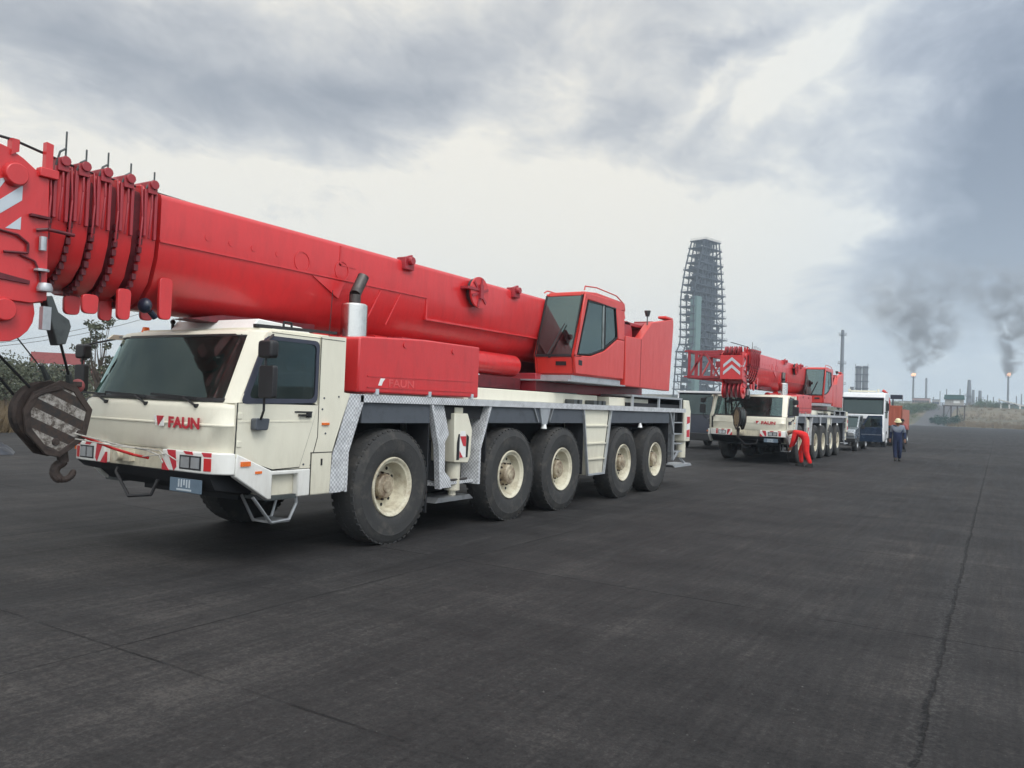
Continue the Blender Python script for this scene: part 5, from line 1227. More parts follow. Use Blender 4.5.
# dry grass tufts and dry scrub
def tufts(name, mat, spots, label=None, blades=26, h=.45):
    k = MB()
    for x, y, s in spots:
        z = terr(x, y)
        for _ in range(blades):
            a = random.uniform(0, 6.28); l = random.uniform(.1, .4) * s; hh = h * s * random.uniform(.5, 1.2); bx, by = x + random.gauss(0, .16 * s), y + random.gauss(0, .16 * s)
            dx, dy = l * math.cos(a), l * math.sin(a); w = .012 * s
            k.add([(bx - w, by, z - .03), (bx + w, by, z - .03), (bx + dx, by + dy, z + hh)], [(0, 1, 2)])
    o = k.build(name, mat, smooth=False); o['kind'] = 'stuff'
    tag(o, label, 'grass'); return o
sp_ = [(-31.6 - random.expovariate(1 / 6), random.uniform(2, 50), random.uniform(.9, 2.2)) for _ in range(2600)]
tufts('dry_grass', 'drygrass', sp_, 'dry straw-coloured grass fringing the left edge of the yard')
sp_ = [(random.uniform(-95, -50), random.uniform(15, 90), random.uniform(1.2, 2.6)) for _ in range(1500)]
tufts('far_dry_grass', 'drygrass', sp_, 'tawny scrub grass spreading beyond the pale left road')
sp_ = [(random.uniform(-13, 70), 289 + random.expovariate(1 / 30), random.uniform(1.5, 4)) for _ in range(1300)]
tufts('mound_grass', 'drygrass', sp_, 'dry yellowed grass over the mound beyond the yard', 16)
sp_ = [(random.uniform(-62, -27), random.uniform(290, 420), random.uniform(2, 4.5)) for _ in range(900)]
tufts('verge_grass', 'greengrass', sp_, 'greener weeds along the rising road beyond the parked trucks', 16)
# shrubs at the far end
far = [(948, 300, 3.4, 4.2, 'leafdark', 'dense dark green shrub below the hut with the green roof'), (938, 312, 2.2, 2.6, 'leafdark', 'small dark green shrub at the corner of the road'),
       (914, 360, 3.5, 4, 'leaf2', 'round green bush on the verge before the pinkish building'), (906, 350, 2.6, 4, 'leaf2', 'low green bush beyond the orange truck'), (926, 372, 2.6, 4.5, 'leaf2', 'wide green bush at the top of the road verge'),
       (985, 400, 2.0, 6, 'leaf2', 'flat green bush along the crest of the mound'), (1005, 395, 1.8, 5, 'leaf2', 'low bush beside the white pitched shed')]
for u, yv, h, r, lm, lb in far:
    p = at(u, 420, yv); tree('shrub', (p.x, p.y, terr(p.x, p.y) - .3), h, r, lb, 'shrub', lm, 1500, .28, clumps=22, group='shrubs at the far end', trunk=.12)

# ================================================================ FAR STRUCTURES
def base(u, yv):
    p = at(u, 420, yv); return Vector((p.x, p.y, terr(p.x, p.y) - .5))
def ztop(u, v, yv): return at(u, v, yv).z
# the great lattice process tower
TY = 400
def tower():
    b0 = base(699, TY); root = empty('process_tower', (b0.x, b0.y, 0)); tag(root, 'tall open steel process tower with green column and many platforms behind the cranes', 'tower')
    prof = [(405, 671, 721), (350, 673.5, 721), (345, 677, 722), (300, 676, 721), (272, 679.5, 718.5), (243, 685.5, 715)]
    def ext(v):
        for (va, la, ra), (vb, lb, rb) in zip(prof, prof[1:]):
            if vb <= v <= va:
                t = (va - v) / (va - vb + 1e-9); return la + (lb - la) * t, ra + (rb - ra) * t
        return prof[-1][1:]
    H = ztop(699, 243, TY); nlev = 22
    TH = R(35); view = ray(699, 330); az = math.atan2(view.x, view.y); aw = az + TH
    root.rotation_euler = (0, 0, math.pi / 2 - aw)
    ldir = Vector((math.cos(az), -math.sin(az), 0)); DD = 8.0
    levels = []
    for i in range(nlev + 1):
        v = 405 - (405 - 243) * i / nlev; l, r_ = ext(v)
        la = (at(l, v, TY) - at(699, v, TY)).dot(ldir); ra = (at(r_, v, TY) - at(699, v, TY)).dot(ldir)
        la *= .93; ra *= .93
        W = max(6, ((ra - la) - DD * math.cos(TH)) / math.sin(TH)); c = (la + ra) / 2
        z = terr(b0.x, b0.y) - 1 if i == 0 else max(0, at((l + r_) / 2, v, TY).z)
        levels.append((c * math.sin(TH) - W / 2, c * math.sin(TH) + W / 2, -c * math.cos(TH), z))
    f = MB(); pl = MB(); eq = MB(); br = MB()
    for i, (xl, xr, yo, z) in enumerate(levels):
        rnd = random.Random(i + 5); NQ = 5
        cols = [xl + (xr - xl) * q / NQ for q in range(NQ + 1)]; deps = [yo - DD / 2, yo + DD / 2]
        if i < nlev:
            xl2, xr2, yo2, z2 = levels[i + 1]; c2 = [xl2 + (xr2 - xl2) * q / NQ for q in range(NQ + 1)]; d2 = [yo2 - DD / 2, yo2 + DD / 2]
            for q in range(NQ + 1):
                for e in (0, 1): f.bar((cols[q], deps[e], z), (c2[q], d2[e], z2), .52, .52)
            for q in range(NQ):
                if (q + i) % 2 == 0: br.bar((cols[q], deps[0], z), (c2[q + 1], d2[0], z2), .18, .18)
                elif (q + i) % 3 == 0: br.bar((cols[q + 1], deps[0], z), (c2[q], d2[0], z2), .18, .18)
            br.bar((xl, deps[0], z), (xl2, d2[1], z2), .2, .2)
            if 0 < i < 20:
                wc = (xr - xl) * rnd.uniform(.35, .6); xc = (xl + xr) / 2 + (xr - xl) * rnd.uniform(-.02, .14); eq.box(xc - wc / 2, xc + wc / 2, yo - 2.2, yo + 2.2, z + .3, z + (z2 - z) * rnd.uniform(.55, .9))
            if i >= 1:
                for _ in range(20 if i < 19 else 11):
                    x = rnd.uniform(xl + 2, xr - 2.5); w = rnd.uniform(.9, 3.2); hg = (z2 - z) * rnd.uniform(.4, .98); yy = yo + rnd.uniform(-3, 2)
                    if rnd.random() < .5: eq.tube((x, yy, z + .2), (x, yy, z + hg), w * .42, n=10)
                    else: eq.box(x, x + w, yy, yy + 1.6, z + .2, z + .2 + hg * .75)
                for _ in range(7):
                    x = rnd.uniform(xl + .5, xr - .5); yy = yo + rnd.uniform(-3.6, 3.4); eq.tube((x, yy, z), (x, yy, z2), .16, n=6)
        if i > 0:
            ov = rnd.uniform(.3, 2.2) if i < 20 else .4; ovl = rnd.uniform(.2, 1.2)
            if i in (9, 11): ov += 2.5; 
            pl.box(xl - ovl, xr + ov, deps[0] - .9, deps[1] + .4, z - .24, z + .22)
            for zz in (.6, 1.15): br.bar((xl - ovl, deps[0] - .9, z + zz), (xr + ov, deps[0] - .9, z + zz), .08, .08); br.bar((xl - ovl, deps[0] - .9, z + zz), (xl - ovl, deps[1] + .4, z + zz), .08, .08)
            for q in range(14): x = xl - ovl + (xr + ov - xl + ovl) * q / 13; br.bar((x, deps[0] - .9, z), (x, deps[0] - .9, z + 1.15), .07, .07)
    f.build('column_frame', 'structsteel', root, smooth=False); pl.build('platform_deck', 'structsteel', root, smooth=False); br.build('bracing', 'structsteel', root, smooth=False)['kind'] = 'stuff'; eq.build('vessel', 'structsteel', root)['kind'] = 'stuff'
    # green clad shaft standing against the near narrow face
    lc = ((at(692.5, 340, TY) - at(699, 340, TY)).dot(ldir)); lw = (at(697.5, 340, TY) - at(688, 340, TY)).dot(ldir); gz = ztop(692, 300, TY)
    xl, xr, yo, z = levels[9]; sx = xl - 1.2 + 3.0; sy = (sx * math.sin(TH) - lc) / math.cos(TH)
    k = MB(); k.box(sx - 2.0, sx + 2.0, sy - lw * .42, sy + lw * .42, terr(b0.x, b0.y) - 1, gz); k.build('clad_shaft', 'structgreen', root, bevel=.1)
    k = MB()
    for i in range(1, nlev - 1):
        xl, xr, yo, z = levels[i]; z2 = levels[i + 1][3]; s_ = 1 if i % 2 else -1
        k.bar((xr + 1.2, yo - 4 * s_, z), (xr + 1.2, yo + 4 * s_, z2), 1.0, .2)
    k.build('stair', 'structsteel', root, smooth=False)
tower()
def stack(name, u, vt, yv, r0, r1, label, cat, mat='stackgrey', platforms=(), group=None, lean=0):
    b0 = base(u, yv); root = empty(name, (b0.x, b0.y, 0)); tag(root, label, cat, group); zt = ztop(u, vt, yv); z0 = b0.z - 1
    k = MB(); k.tube((0, 0, z0), (0, 0, zt), r0, r1, 16); k.build('shaft', mat, root)
    if platforms:
        k = MB()
        for t in platforms:
            z = z0 + (zt - z0) * t; rr = r0 + (r1 - r0) * t; k.lathe([(rr, z), (rr + 1.1, z), (rr + 1.1, z + .2), (rr, z + .2)], 'z', (0, 0, 0), 16)
            for q in range(10): a = q * .628; k.bar(((rr + 1.05) * math.cos(a), (rr + 1.05) * math.sin(a), z), ((rr + 1.05) * math.cos(a), (rr + 1.05) * math.sin(a), z + 1.1), .08, .08)
            k.lathe([(rr + 1.0, z + 1.05), (rr + 1.08, z + 1.05), (rr + 1.08, z + 1.15)], 'z', (0, 0, 0), 16)
        k.build('platform', mat, root)
        k = MB(); 
        for xo in (-.35, .35): k.bar((xo, -r0 - .35, z0), (xo, -r1 - .3, zt), .08, .08)
        nr = int((zt - z0) / 1.2)
        for i in range(nr): t = i / nr; k.bar((-.35, -(r0 + (r1 - r0) * t) - .35, z0 + (zt - z0) * t), (.35, -(r0 + (r1 - r0) * t) - .35, z0 + (zt - z0) * t), .06, .06)
        k.build('ladder', mat, root, smooth=False)
    return root
stack('chimney', 840.5, 330, 420, 1.05, .75, 'slim grey chimney with ring platforms rising behind the farther crane', 'chimney', platforms=(.28, .55, .93))
# twin column unit behind white truck
b0 = base(861, 430); root = empty('column_unit', (b0.x, b0.y, 0)); tag(root, 'pair of banded grey process columns just above the white truck roof', 'process unit')
zt_ = ztop(861, 366, 430); k = MB()
for x in (-1.6, 1.4): k.tube((x, 0, 0), (x, 0, zt_), 1.35, n=16)
k.build('column', 'stackgrey', root)
k = MB()
for i in range(7): k.box(-3.2, 3.0, -1.6, 1.6, 6 + i * (zt_ - 7) / 6, 6.25 + i * (zt_ - 7) / 6)
for x in (-3.0, 2.8): k.bar((x, -1.6, 0), (x, -1.6, zt_ + 1), .2, .2)
k.build('platform', 'structsteel', root)
k = MB(); k.tube((-4.6, 0, 0), (-4.6, 0, zt_ * .62), .9, n=14); k.build('side_column', 'stackgrey', root)
# flare stacks
FY = 620
for u, vt, lb in ((912.5, 376, 'thin flare stack with a small flame, left of the two burning'), (1007.5, 376, 'thin flare stack with a small flame, right of the two burning')):
    root = stack('flare_stack', u, vt, FY, .75, .55, lb, 'flare stack', platforms=(.96,), group='burning flare stacks')
    zt_ = ztop(u, vt, FY)
    fl = MB(); rnd = random.Random(int(u))
    for i in range(10):
        a = rnd.uniform(0, 6.28); rr = rnd.uniform(0, .9); x, y = rr * math.cos(a), rr * math.sin(a); hh = rnd.uniform(1.2, 2.6)
        fl.tube((x * .4, y * .4, zt_), (x, y, zt_ + hh * .45), .5, .75, 8); fl.tube((x, y, zt_ + hh * .45), (x * 1.6 + .3, y * 1.6, zt_ + hh), .75, .05, 8)
    mname = 'flame'
    if mname not in M:
        m, nt, b = newmat('flame'); b.inputs['Base Color'].default_value = (1, .5, .2, 1); b.inputs['Emission Color'].default_value = (1, .60, .38, 1); b.inputs['Emission Strength'].default_value = 1.3; M['flame'] = m
    fl.build('flame', 'flame', root)
stack('vent_stack', 925.5, 378, FY, .8, .6, 'unlit thin stack standing just right of the left flare', 'stack')
for u, vt, yv, r0, r1, lb in ((993 - .5, 381, 560, 1.5, .9, 'x'),):
    pass
stack('column', 968.5, 380, 560, 1.9, .9, 'tallest dark tapering column between the green-roofed hut and the right flare', 'column', platforms=(.5,))
stack('column', 972.8, 390, 570, .9, .7, 'short thin column right beside the tallest dark column', 'column')
stack('column', 979.5, 390.5, 560, 1.3, .8, 'short grey column midway between hut and right flare', 'column', platforms=(.6,))
stack('mast', 946, 389, 520, .35, .25, 'thin mast at the left end of the green roof', 'mast'); stack('mast', 959.5, 389, 520, .35, .25, 'thin mast at the right end of the green roof', 'mast')
stack('mast', 993, 397, 600, .4, .3, 'short mast left of the right flare', 'mast'); stack('mast', 1016, 396, 600, .4, .3, 'short mast right of the right flare', 'mast'); stack('mast', 939.5, 391, 600, .3, .25, 'lone thin mast over the pinkish building end', 'mast')
for u, vt in ((902, 396), (921, 399), (933, 397), (976, 397), (987, 395), (999, 398.5), (1021, 394)):
    stack('mast', u, vt, 610, .45, .3, 'slender mast on the hazy refinery skyline', 'mast', group='slender masts on the refinery skyline')
# refinery low blocks
def block(name, u0, u1, vt, yv, dep, mat, label, cat='building', win=0):
    a = at(u0, 410, yv); b_ = at(u1, 410, yv); zt = ztop((u0 + u1) / 2, vt, yv); z0 = terr(a.x, yv) - 1
    root = empty(name, ((a.x + b_.x) / 2, yv, 0)); tag(root, label, cat); w = (b_.x - a.x) / 2
    k = MB(); k.box(-w, w, 0, dep, z0, zt); k.build('wall', mat, root)
    k = MB(); k.box(-w - .3, w + .3, -.3, dep + .3, zt, zt + .35); k.build('roof', 'stackgrey', root)
    if win:
        for i in range(win):
            x = -w + (i + .5) * 2 * w / win; k = MB(); k.box(x - .5, x + .5, -.06, .04, zt - 2.4, zt - 1.1); k.build('window', 'cabdark', root)
    return root
block('building', 912, 929, 398.5, 520, 10, 'pinkwall', 'long low pinkish building behind the left flare stack', win=7)
block('building', 932, 939, 400, 500, 8, 'concrete', 'small grey block between pinkish building and green-roofed hut', win=3)
block('building', 899, 910, 401.5, 480, 8, 'whitewall', 'low white building just right of the orange truck', win=4)
block('tank', 985, 991, 402.5, 520, 8, 'whitewall', 'pale tank block on the mound crest', 'tank')
block('building', 838, 900, 404, 600, 12, 'stackgrey', 'long grey refinery block half hidden behind the parked trucks', win=10)
block('building', 610, 672, 398, 620, 12, 'stackgrey', 'grey refinery block seen beneath the nearest crane', win=6)
# pipe rack
b0 = at(985, 404, 540); root = empty('pipe_rack', (b0.x, 540, 0)); tag(root, 'long low pipe rack on the skyline toward the right flare', 'pipe rack')
k = MB(); zz = ztop(985, 404, 540)
for i in range(30): k.box(-38 + i * 4, -37.7 + i * 4, 0, .3, 6, zz)
k.build('post', 'structsteel', root)
k = MB()
for j in range(4): k.tube((-38, .3 * j, zz - .8 * (j % 2)), (82, .3 * j, zz - .8 * (j % 2)), .22, n=8)
k.build('pipe', 'stackgrey', root)
# raised hut with green roof
HY = 330; b0 = at(954, 418, HY); root = empty('hut', (b0.x, HY, 0)); tag(root, 'raised guard hut with dark green roof and brown posts beyond the yard', 'hut')
z0 = terr(b0.x, HY) - .5; zt_ = ztop(954, 395, HY); zm = ztop(954, 406, HY); ze = ztop(954, 399.5, HY); w = 3.3
k = MB(); k.box(-w * .9, w * .9, -1.8, 1.8, zm + .2, ze); k.build('wall', 'concrete', root)
k = MB(); k.prism([(-w, ze), (-w * .92, zt_), (w * .92, zt_), (w, ze)], 'y', -2.4, 2.4); k.build('roof', 'roofgreen', root)
k = MB(); k.box(-.2, 1.8, -1.86, -1.79, zm + 1.0, ze - .4); k.build('window', 'stripe_white', root)
k = MB(); k.box(-w - .4, w + .6, -2.4, 2.4, zm - .1, zm + .2)
for x in (-w, -w * .3, w * .3, w):
    for y in (-2, 2): k.box(x - .12, x + .12, y - .12, y + .12, z0, zm)
for s in (-1, 1): k.bar((s * w, -2, z0), (s * w * .3, -2, zm), .12, .12)
k.build('post', 'rust', root)
# white pitched shed at the right edge
SY = 395; root = empty('shed', (at(1013, 410, SY).x, SY, 0)); tag(root, 'white pitched-roof shed on the mound at the right edge', 'shed')
z0 = terr(at(1013, 410, SY).x, SY) - .5; zt_ = ztop(1010, 399.5, SY)
k = MB(); k.prism([(-5.5, zt_ - .3), (-5.3, zt_), (6, zt_ - 3.0), (6, zt_ - 3.4)], 'y', -4, 4); k.build('roof', 'whitewall', root)
k = MB(); k.box(-3.6, 5.5, -3.6, 3.6, z0, zt_ - 3.0); k.build('wall', 'structgreen', root)
k = MB()
for x in (-4.4, -1.4, 2.4): k.box(x - .3, x + .3, -3.9, -3.62, z0, zt_ - 2.2)
k.build('post', 'whitewall', root)

# left background: billboard, wires, pole, white walls
p = at(57, 380, 32); root = empty('billboard', (p.x, p.y, 0)); tag(root, 'faded red board on thin posts behind the hook block', 'billboard')
zb_, zt_ = at(57, 364, 32).z, at(57, 353, 32).z
k = MB(); k.box(-1.75, 1.75, -.05, .05, zb_, zt_); bo = k.build('panel', 'billboard', root)
k = MB(); k.box(-1.2, -1.12, .05, .13, 0, zb_ + .3); k.box(1.35, 1.43, .05, .13, 0, zb_ + .3); k.build('post', 'darksteel', root)
bo.rotation_euler = (0, 0, 0); root.rotation_euler = (0, 0, R(52))
def pole(u, yv, vt, label, r=.09):
    p = at(u, 400, yv); root = empty('utility_pole', (p.x, p.y, 0)); tag(root, label, 'pole', 'utility poles beyond the yard'); zt = at(u, vt, yv).z
    k = MB(); k.tube((0, 0, -.2), (0, 0, zt), r * 1.4, r, 10); k.build('shaft', 'concrete', root)
    k = MB(); k.bar((-.7, -.7, zt - .4), (.7, .7, zt - .4), .09, .09); k.build('crossarm', 'darksteel', root)
    return Vector((p.x, p.y, zt - .4))
a = pole(176, 46, 300, 'slim utility pole rising above the nearest crane cab roof'); b_ = pole(-70, 26, 345, 'utility pole beyond the yard left of the view')
k = MB()
for o_ in (-.5, .5):
    A = a + Vector((o_, o_, .05)); B = b_ + Vector((o_, o_, .05)); prev = A
    for i in range(1, 13):
        t = i / 12; q = A.lerp(B, t); q.z -= 4 * t * (1 - t) * .8; k.tube(prev, q, .02, n=5); prev = q
o = k.build('overhead_wire', 'rope'); tag(o, 'pair of overhead wires sagging between the utility poles', 'wire')
k = MB(); p = at(30, 372, 90)
for i, (u, w_, hh) in enumerate(((18, 7, 1.6), (40, 5, 1.6), (62, 6, 2.0), (85, 9, 2.2))):
    p = at(u, 384, 80); root = empty('low_house', (p.x, p.y, 0), rz=R(60)); tag(root, ['distant low white house behind the bushes at the left edge', 'distant low white house left under the red board', 'distant low white house right under the red board', 'distant long low white house behind the thin sparse tree'][i], 'house')
    zt = at(u, 381 - .3 * i, 80).z + 1.2; k = MB(); k.box(-w_ / 2, w_ / 2, -2, 2, 0, zt); k.build('wall', 'whitewall', root)
    k = MB(); k.prism([(-2.3, zt), (0, zt + .9), (2.3, zt)], 'x', -w_ / 2 - .3, w_ / 2 + .3); k.build('roof', 'billboard' if i % 2 else 'stackgrey', root)
# dark tarpaulin-covered heap at the left edge
random.seed(5)
k = MB(); nu, nv = 16, 12; vs = []
for i in range(nu + 1):
    for j in range(nv + 1):
        x = (i / nu - .5) * 3.2; y = (j / nv - .5) * 2.2; r_ = max(0, 1 - (abs(x) / 1.6) ** 2) * max(0, 1 - (abs(y) / 1.1) ** 2)
        vs.append((x * .36, y * .36, .01 + .30 * r_ ** .6 * (.75 + .5 * noise.noise(Vector((x * 1.7, y * 1.7, 3))))))
k.add(vs, [(i * (nv + 1) + j, (i + 1) * (nv + 1) + j, (i + 1) * (nv + 1) + j + 1, i * (nv + 1) + j + 1) for i in range(nu) for j in range(nv)])
p = at(-4, 452, 10.3); o = k.build('tarpaulin', 'tarp', smooth=True); o.location = (p.x, p.y, 0); o.rotation_euler = (0, 0, R(-28)); tag(o, 'dark crumpled tarpaulin over a low heap at the left edge of the yard', 'tarpaulin')

# ================================================================ SMOKE
def smoke(name, u, label, path, dens, seed):
    """path: list of (u, v, radius_m) ; a closed tube of smoke billows, soft inside"""
    pts = [(at(a, v, FY), r_) for a, v, r_ in path]
    k = MB()
    for (p0, r0), (p1, r1) in zip(pts, pts[1:]):
        pass
    n = 20; vs = []; 
    for (p_, r_) in pts:
        for i in range(n):
            a = 2 * math.pi * i / n; vs.append((p_.x + r_ * math.cos(a), p_.y + r_ * .8 * math.sin(a), p_.z))
    m_ = len(pts); fs = [(j * n + i, j * n + (i + 1) % n, (j + 1) * n + (i + 1) % n, (j + 1) * n + i) for j in range(m_ - 1) for i in range(n)] + [tuple(range(n))[::-1], tuple(range((m_ - 1) * n, m_ * n))]
    k.add(vs, fs)
    m = bpy.data.materials.new(name); m.use_nodes = True; nt = m.node_tree; nt.nodes.clear(); out = N(nt, 'ShaderNodeOutputMaterial'); pv = N(nt, 'ShaderNodeVolumePrincipled')
    pv.inputs['Color'].default_value = (.29, .29, .31, 1); L(nt, pv.outputs[0], out.inputs['Volume'])
    tc = N(nt, 'ShaderNodeTexCoord'); 
    ns = N(nt, 'ShaderNodeTexNoise'); ns.inputs['Scale'].default_value = .085; ns.inputs['Detail'].default_value = 5; ns.inputs['Roughness'].default_value = .6; ns.inputs['Distortion'].default_value = .6; L(nt, tc.outputs['Object'], ns.inputs['Vector'])
    # distance from the bent axis: evaluate piecewise-linear centre by height
    sp = N(nt, 'ShaderNodeSeparateXYZ'); L(nt, tc.outputs['Object'], sp.inputs[0])
    z0, z1 = pts[0][0].z, pts[-1][0].z
    zn = N(nt, 'ShaderNodeMapRange'); zn.inputs['From Min'].default_value = z0; zn.inputs['From Max'].default_value = z1; L(nt, sp.outputs['Z'], zn.inputs['Value'])
    def curve(vals, lo, hi):
        fc = N(nt, 'ShaderNodeFloatCurve'); c = fc.mapping.curves[0]
        while len(c.points) < len(vals): c.points.new(.5, .5)
        for q, (a, v_) in zip(c.points, vals): q.location = (a, (v_ - lo) / (hi - lo)); q.handle_type = 'VECTOR'
        fc.mapping.update(); L(nt, zn.outputs[0], fc.inputs['Value'])
        mr = N(nt, 'ShaderNodeMapRange'); mr.inputs['To Min'].default_value = lo; mr.inputs['To Max'].default_value = hi; L(nt, fc.outputs[0], mr.inputs['Value']); return mr.outputs[0]
    tt = [((p_.z - z0) / (z1 - z0)) for p_, _ in pts]
    xsv = [p_.x for p_, _ in pts]; lo, hi = min(xsv) - 1, max(xsv) + 1
    cx = curve(list(zip(tt, xsv)), lo, hi); rr = curve([(a, r_) for a, (_, r_) in zip(tt, pts)], 0, max(r_ for _, r_ in pts) + 1)
    def mt(op, a, b_=None):
        q = N(nt, 'ShaderNodeMath', operation=op)
        for i, v_ in enumerate((a, b_)):
            if v_ is None: continue
            if isinstance(v_, (int, float)): q.inputs[i].default_value = v_
            else: L(nt, v_, q.inputs[i])
        return q.outputs[0]
    dx = mt('DIVIDE', mt('SUBTRACT', sp.outputs['X'], cx), rr); dy = mt('DIVIDE', mt('SUBTRACT', sp.outputs['Y'], FY), mt('MULTIPLY', rr, .8))
    d = mt('SQRT', mt('ADD', mt('MULTIPLY', dx, dx), mt('MULTIPLY', dy, dy)))
    fall = N(nt, 'ShaderNodeMapRange'); fall.interpolation_type = 'SMOOTHSTEP'; fall.inputs['From Min'].default_value = 1; fall.inputs['From Max'].default_value = .15; L(nt, d, fall.inputs['Value'])
    zf = N(nt, 'ShaderNodeMapRange'); zf.inputs['From Min'].default_value = 1; zf.inputs['From Max'].default_value = .55; zf.inputs['To Min'].default_value = 0; L(nt, zn.outputs[0], zf.inputs['Value'])
    nn = N(nt, 'ShaderNodeMapRange'); nn.interpolation_type = 'SMOOTHSTEP'; nn.inputs['From Min'].default_value = .42; nn.inputs['From Max'].default_value = .62; L(nt, ns.outputs['Fac'], nn.inputs['Value'])
    # density falls as the plume widens
    dn = mt('MULTIPLY', mt('MULTIPLY', fall.outputs[0], nn.outputs[0]), mt('MULTIPLY', mt('DIVIDE', dens * 85, rr), zf.outputs[0]))
    L(nt, dn, pv.inputs['Density'])
    m.cycles.homogeneous_volume = False
    o = k.build(name, m); tag(o, label, 'smoke', None, 'stuff'); return o
smoke('smoke_plume', 912, 'grey smoke billowing up from the left flare', [(913, 376, 2.5), (915, 368, 9), (921, 355, 19), (926, 340, 30), (920, 320, 40), (905, 300, 46), (915, 280, 50), (935, 255, 54)], .036, 1)
smoke('smoke_plume', 1007, 'grey smoke rising and bending from the right flare', [(1008, 376, 2.5), (1011, 368, 7), (1015, 355, 12), (1019, 340, 18), (1021, 325, 24), (1015, 305, 34), (1003, 285, 44), (995, 258, 52)], .042, 2)

# ================================================================ HAZE
k = MB(); k.box(-1480, 1480, -1000, 1480, -1.0, 112)
# (the ground sheet stays inside: its border is trimmed by the box below)
m = bpy.data.materials.new('haze'); m.use_nodes = True; nt = m.node_tree; nt.nodes.clear(); out = N(nt, 'ShaderNodeOutputMaterial'); pv = N(nt, 'ShaderNodeVolumePrincipled')
pv.inputs['Color'].default_value = (.72, .85, .98, 1); pv.inputs['Density'].default_value = HAZE_D if 'HAZE_D' in globals() else .00060; pv.inputs['Anisotropy'].default_value = .1
L(nt, pv.outputs[0], out.inputs['Volume']); m.cycles.homogeneous_volume = True
k2 = MB(); k2.box(-1520, 1520, -1020, 1520, -1.2, 122); hz = k2.build('haze', m, smooth=False); hz['kind'] = 'stuff'; hz['label'] = 'thin bluish industrial haze hanging over the yard and refinery'

# ================================================================ SKY
w = bpy.data.worlds.new('World'); scene.world = w; w.use_nodes = True; nt = w.node_tree; nt.nodes.clear()
out = N(nt, 'ShaderNodeOutputWorld'); bg = N(nt, 'ShaderNodeBackground'); bg.inputs['Strength'].default_value = 0.1; L(nt, bg.outputs[0], out.inputs[0])
SUN_EL, SUN_AZ = 48, 118     # azimuth measured from +Y towards +X
sky = N(nt, 'ShaderNodeTexSky'); sky.sky_type = 'NISHITA'; sky.sun_disc = False; sky.sun_elevation = R(SUN_EL); sky.sun_rotation = R(SUN_AZ); sky.dust_density = 3; sky.air_density = 1.2
tc = N(nt, 'ShaderNodeTexCoord'); D0 = tc.outputs['Generated']
nrm = N(nt, 'ShaderNodeVectorMath', operation='NORMALIZE'); L(nt, D0, nrm.inputs[0]); D0 = nrm.outputs[0]
sp = N(nt, 'ShaderNodeSeparateXYZ'); L(nt, D0, sp.inputs[0]); DX, DY, DZ = sp.outputs
def wm(op, a, b_=None, c=None, clamp=False):
    q = N(nt, 'ShaderNodeMath', operation=op); q.use_clamp = clamp
    for i, v_ in enumerate((a, b_, c)):
        if v_ is None: continue
        if isinstance(v_, (int, float)): q.inputs[i].default_value = v_
        else: L(nt, v_, q.inputs[i])
    return q.outputs[0]
zz = wm('ADD', wm('MAXIMUM', DZ, 0.0), .22)
cmb = N(nt, 'ShaderNodeCombineXYZ'); L(nt, wm('DIVIDE', DX, zz), cmb.inputs[0]); L(nt, wm('DIVIDE', DY, zz), cmb.inputs[1]); L(nt, wm('MULTIPLY', DZ, 1.5), cmb.inputs[2])
def wn(scale, det, rough, dist, vec, off=0, sc=(1, 1, 1), rot=0):
    mp = N(nt, 'ShaderNodeMapping'); mp.inputs['Location'].default_value = (off, off * .7, 0); mp.inputs['Scale'].default_value = sc; mp.inputs['Rotation'].default_value = (0, 0, rot); L(nt, vec, mp.inputs[0])
    n = N(nt, 'ShaderNodeTexNoise'); n.inputs['Scale'].default_value = scale; n.inputs['Detail'].default_value = det; n.inputs['Roughness'].default_value = rough; n.inputs['Distortion'].default_value = dist; L(nt, mp.outputs[0], n.inputs['Vector']); return n
n1 = wn(.75, 8, .55, .35, cmb.outputs[0], 3.1); n2 = wn(2.9, 9, .60, .6, cmb.outputs[0], 7.7, (1, .8, 1), R(25)); 
# direction warped by noise so the big masses have ragged borders
nw = wn(3.0, 6, .6, 0, D0, 1.0)
vs_ = N(nt, 'ShaderNodeVectorMath', operation='SUBTRACT'); L(nt, nw.outputs['Color'], vs_.inputs[0]); vs_.inputs[1].default_value = (.5, .5, .5)
vm = N(nt, 'ShaderNodeVectorMath', operation='SCALE'); L(nt, vs_.outputs[0], vm.inputs[0]); vm.inputs['Scale'].default_value = .22
va = N(nt, 'ShaderNodeVectorMath', operation='ADD'); L(nt, D0, va.inputs[0]); L(nt, vm.outputs[0], va.inputs[1])
WD = va.outputs[0]
def blob(u, v, ru, rv, amp, rot=0):
    """soft elliptical mass of cloud around a direction in the sky"""
    c = ray(u, v).normalized(); e = ray(u + 1, v).normalized() - c; n_ = ray(u, v - 1).normalized() - c; per = 1 / F_PX
    rx = e.normalized(); ry = n_.normalized(); ca, sa = math.cos(rot), math.sin(rot); ax = rx * ca + ry * sa; ay = ry * ca - rx * sa
    s_ = N(nt, 'ShaderNodeVectorMath', operation='SUBTRACT'); L(nt, WD, s_.inputs[0]); s_.inputs[1].default_value = c
    def comp(a, r_):
        d_ = N(nt, 'ShaderNodeVectorMath', operation='DOT_PRODUCT'); L(nt, s_.outputs[0], d_.inputs[0]); d_.inputs[1].default_value = a / (r_ * per); return d_.outputs['Value']
    a_, b2 = comp(ax, ru), comp(ay, rv)
    dep = comp(c, 700)
    d2 = wm('ADD', wm('ADD', wm('MULTIPLY', a_, a_), wm('MULTIPLY', b2, b2)), wm('MULTIPLY', dep, dep))
    g_ = wm('EXPONENT', wm('MULTIPLY', d2, -1)); return wm('MULTIPLY', g_, amp)
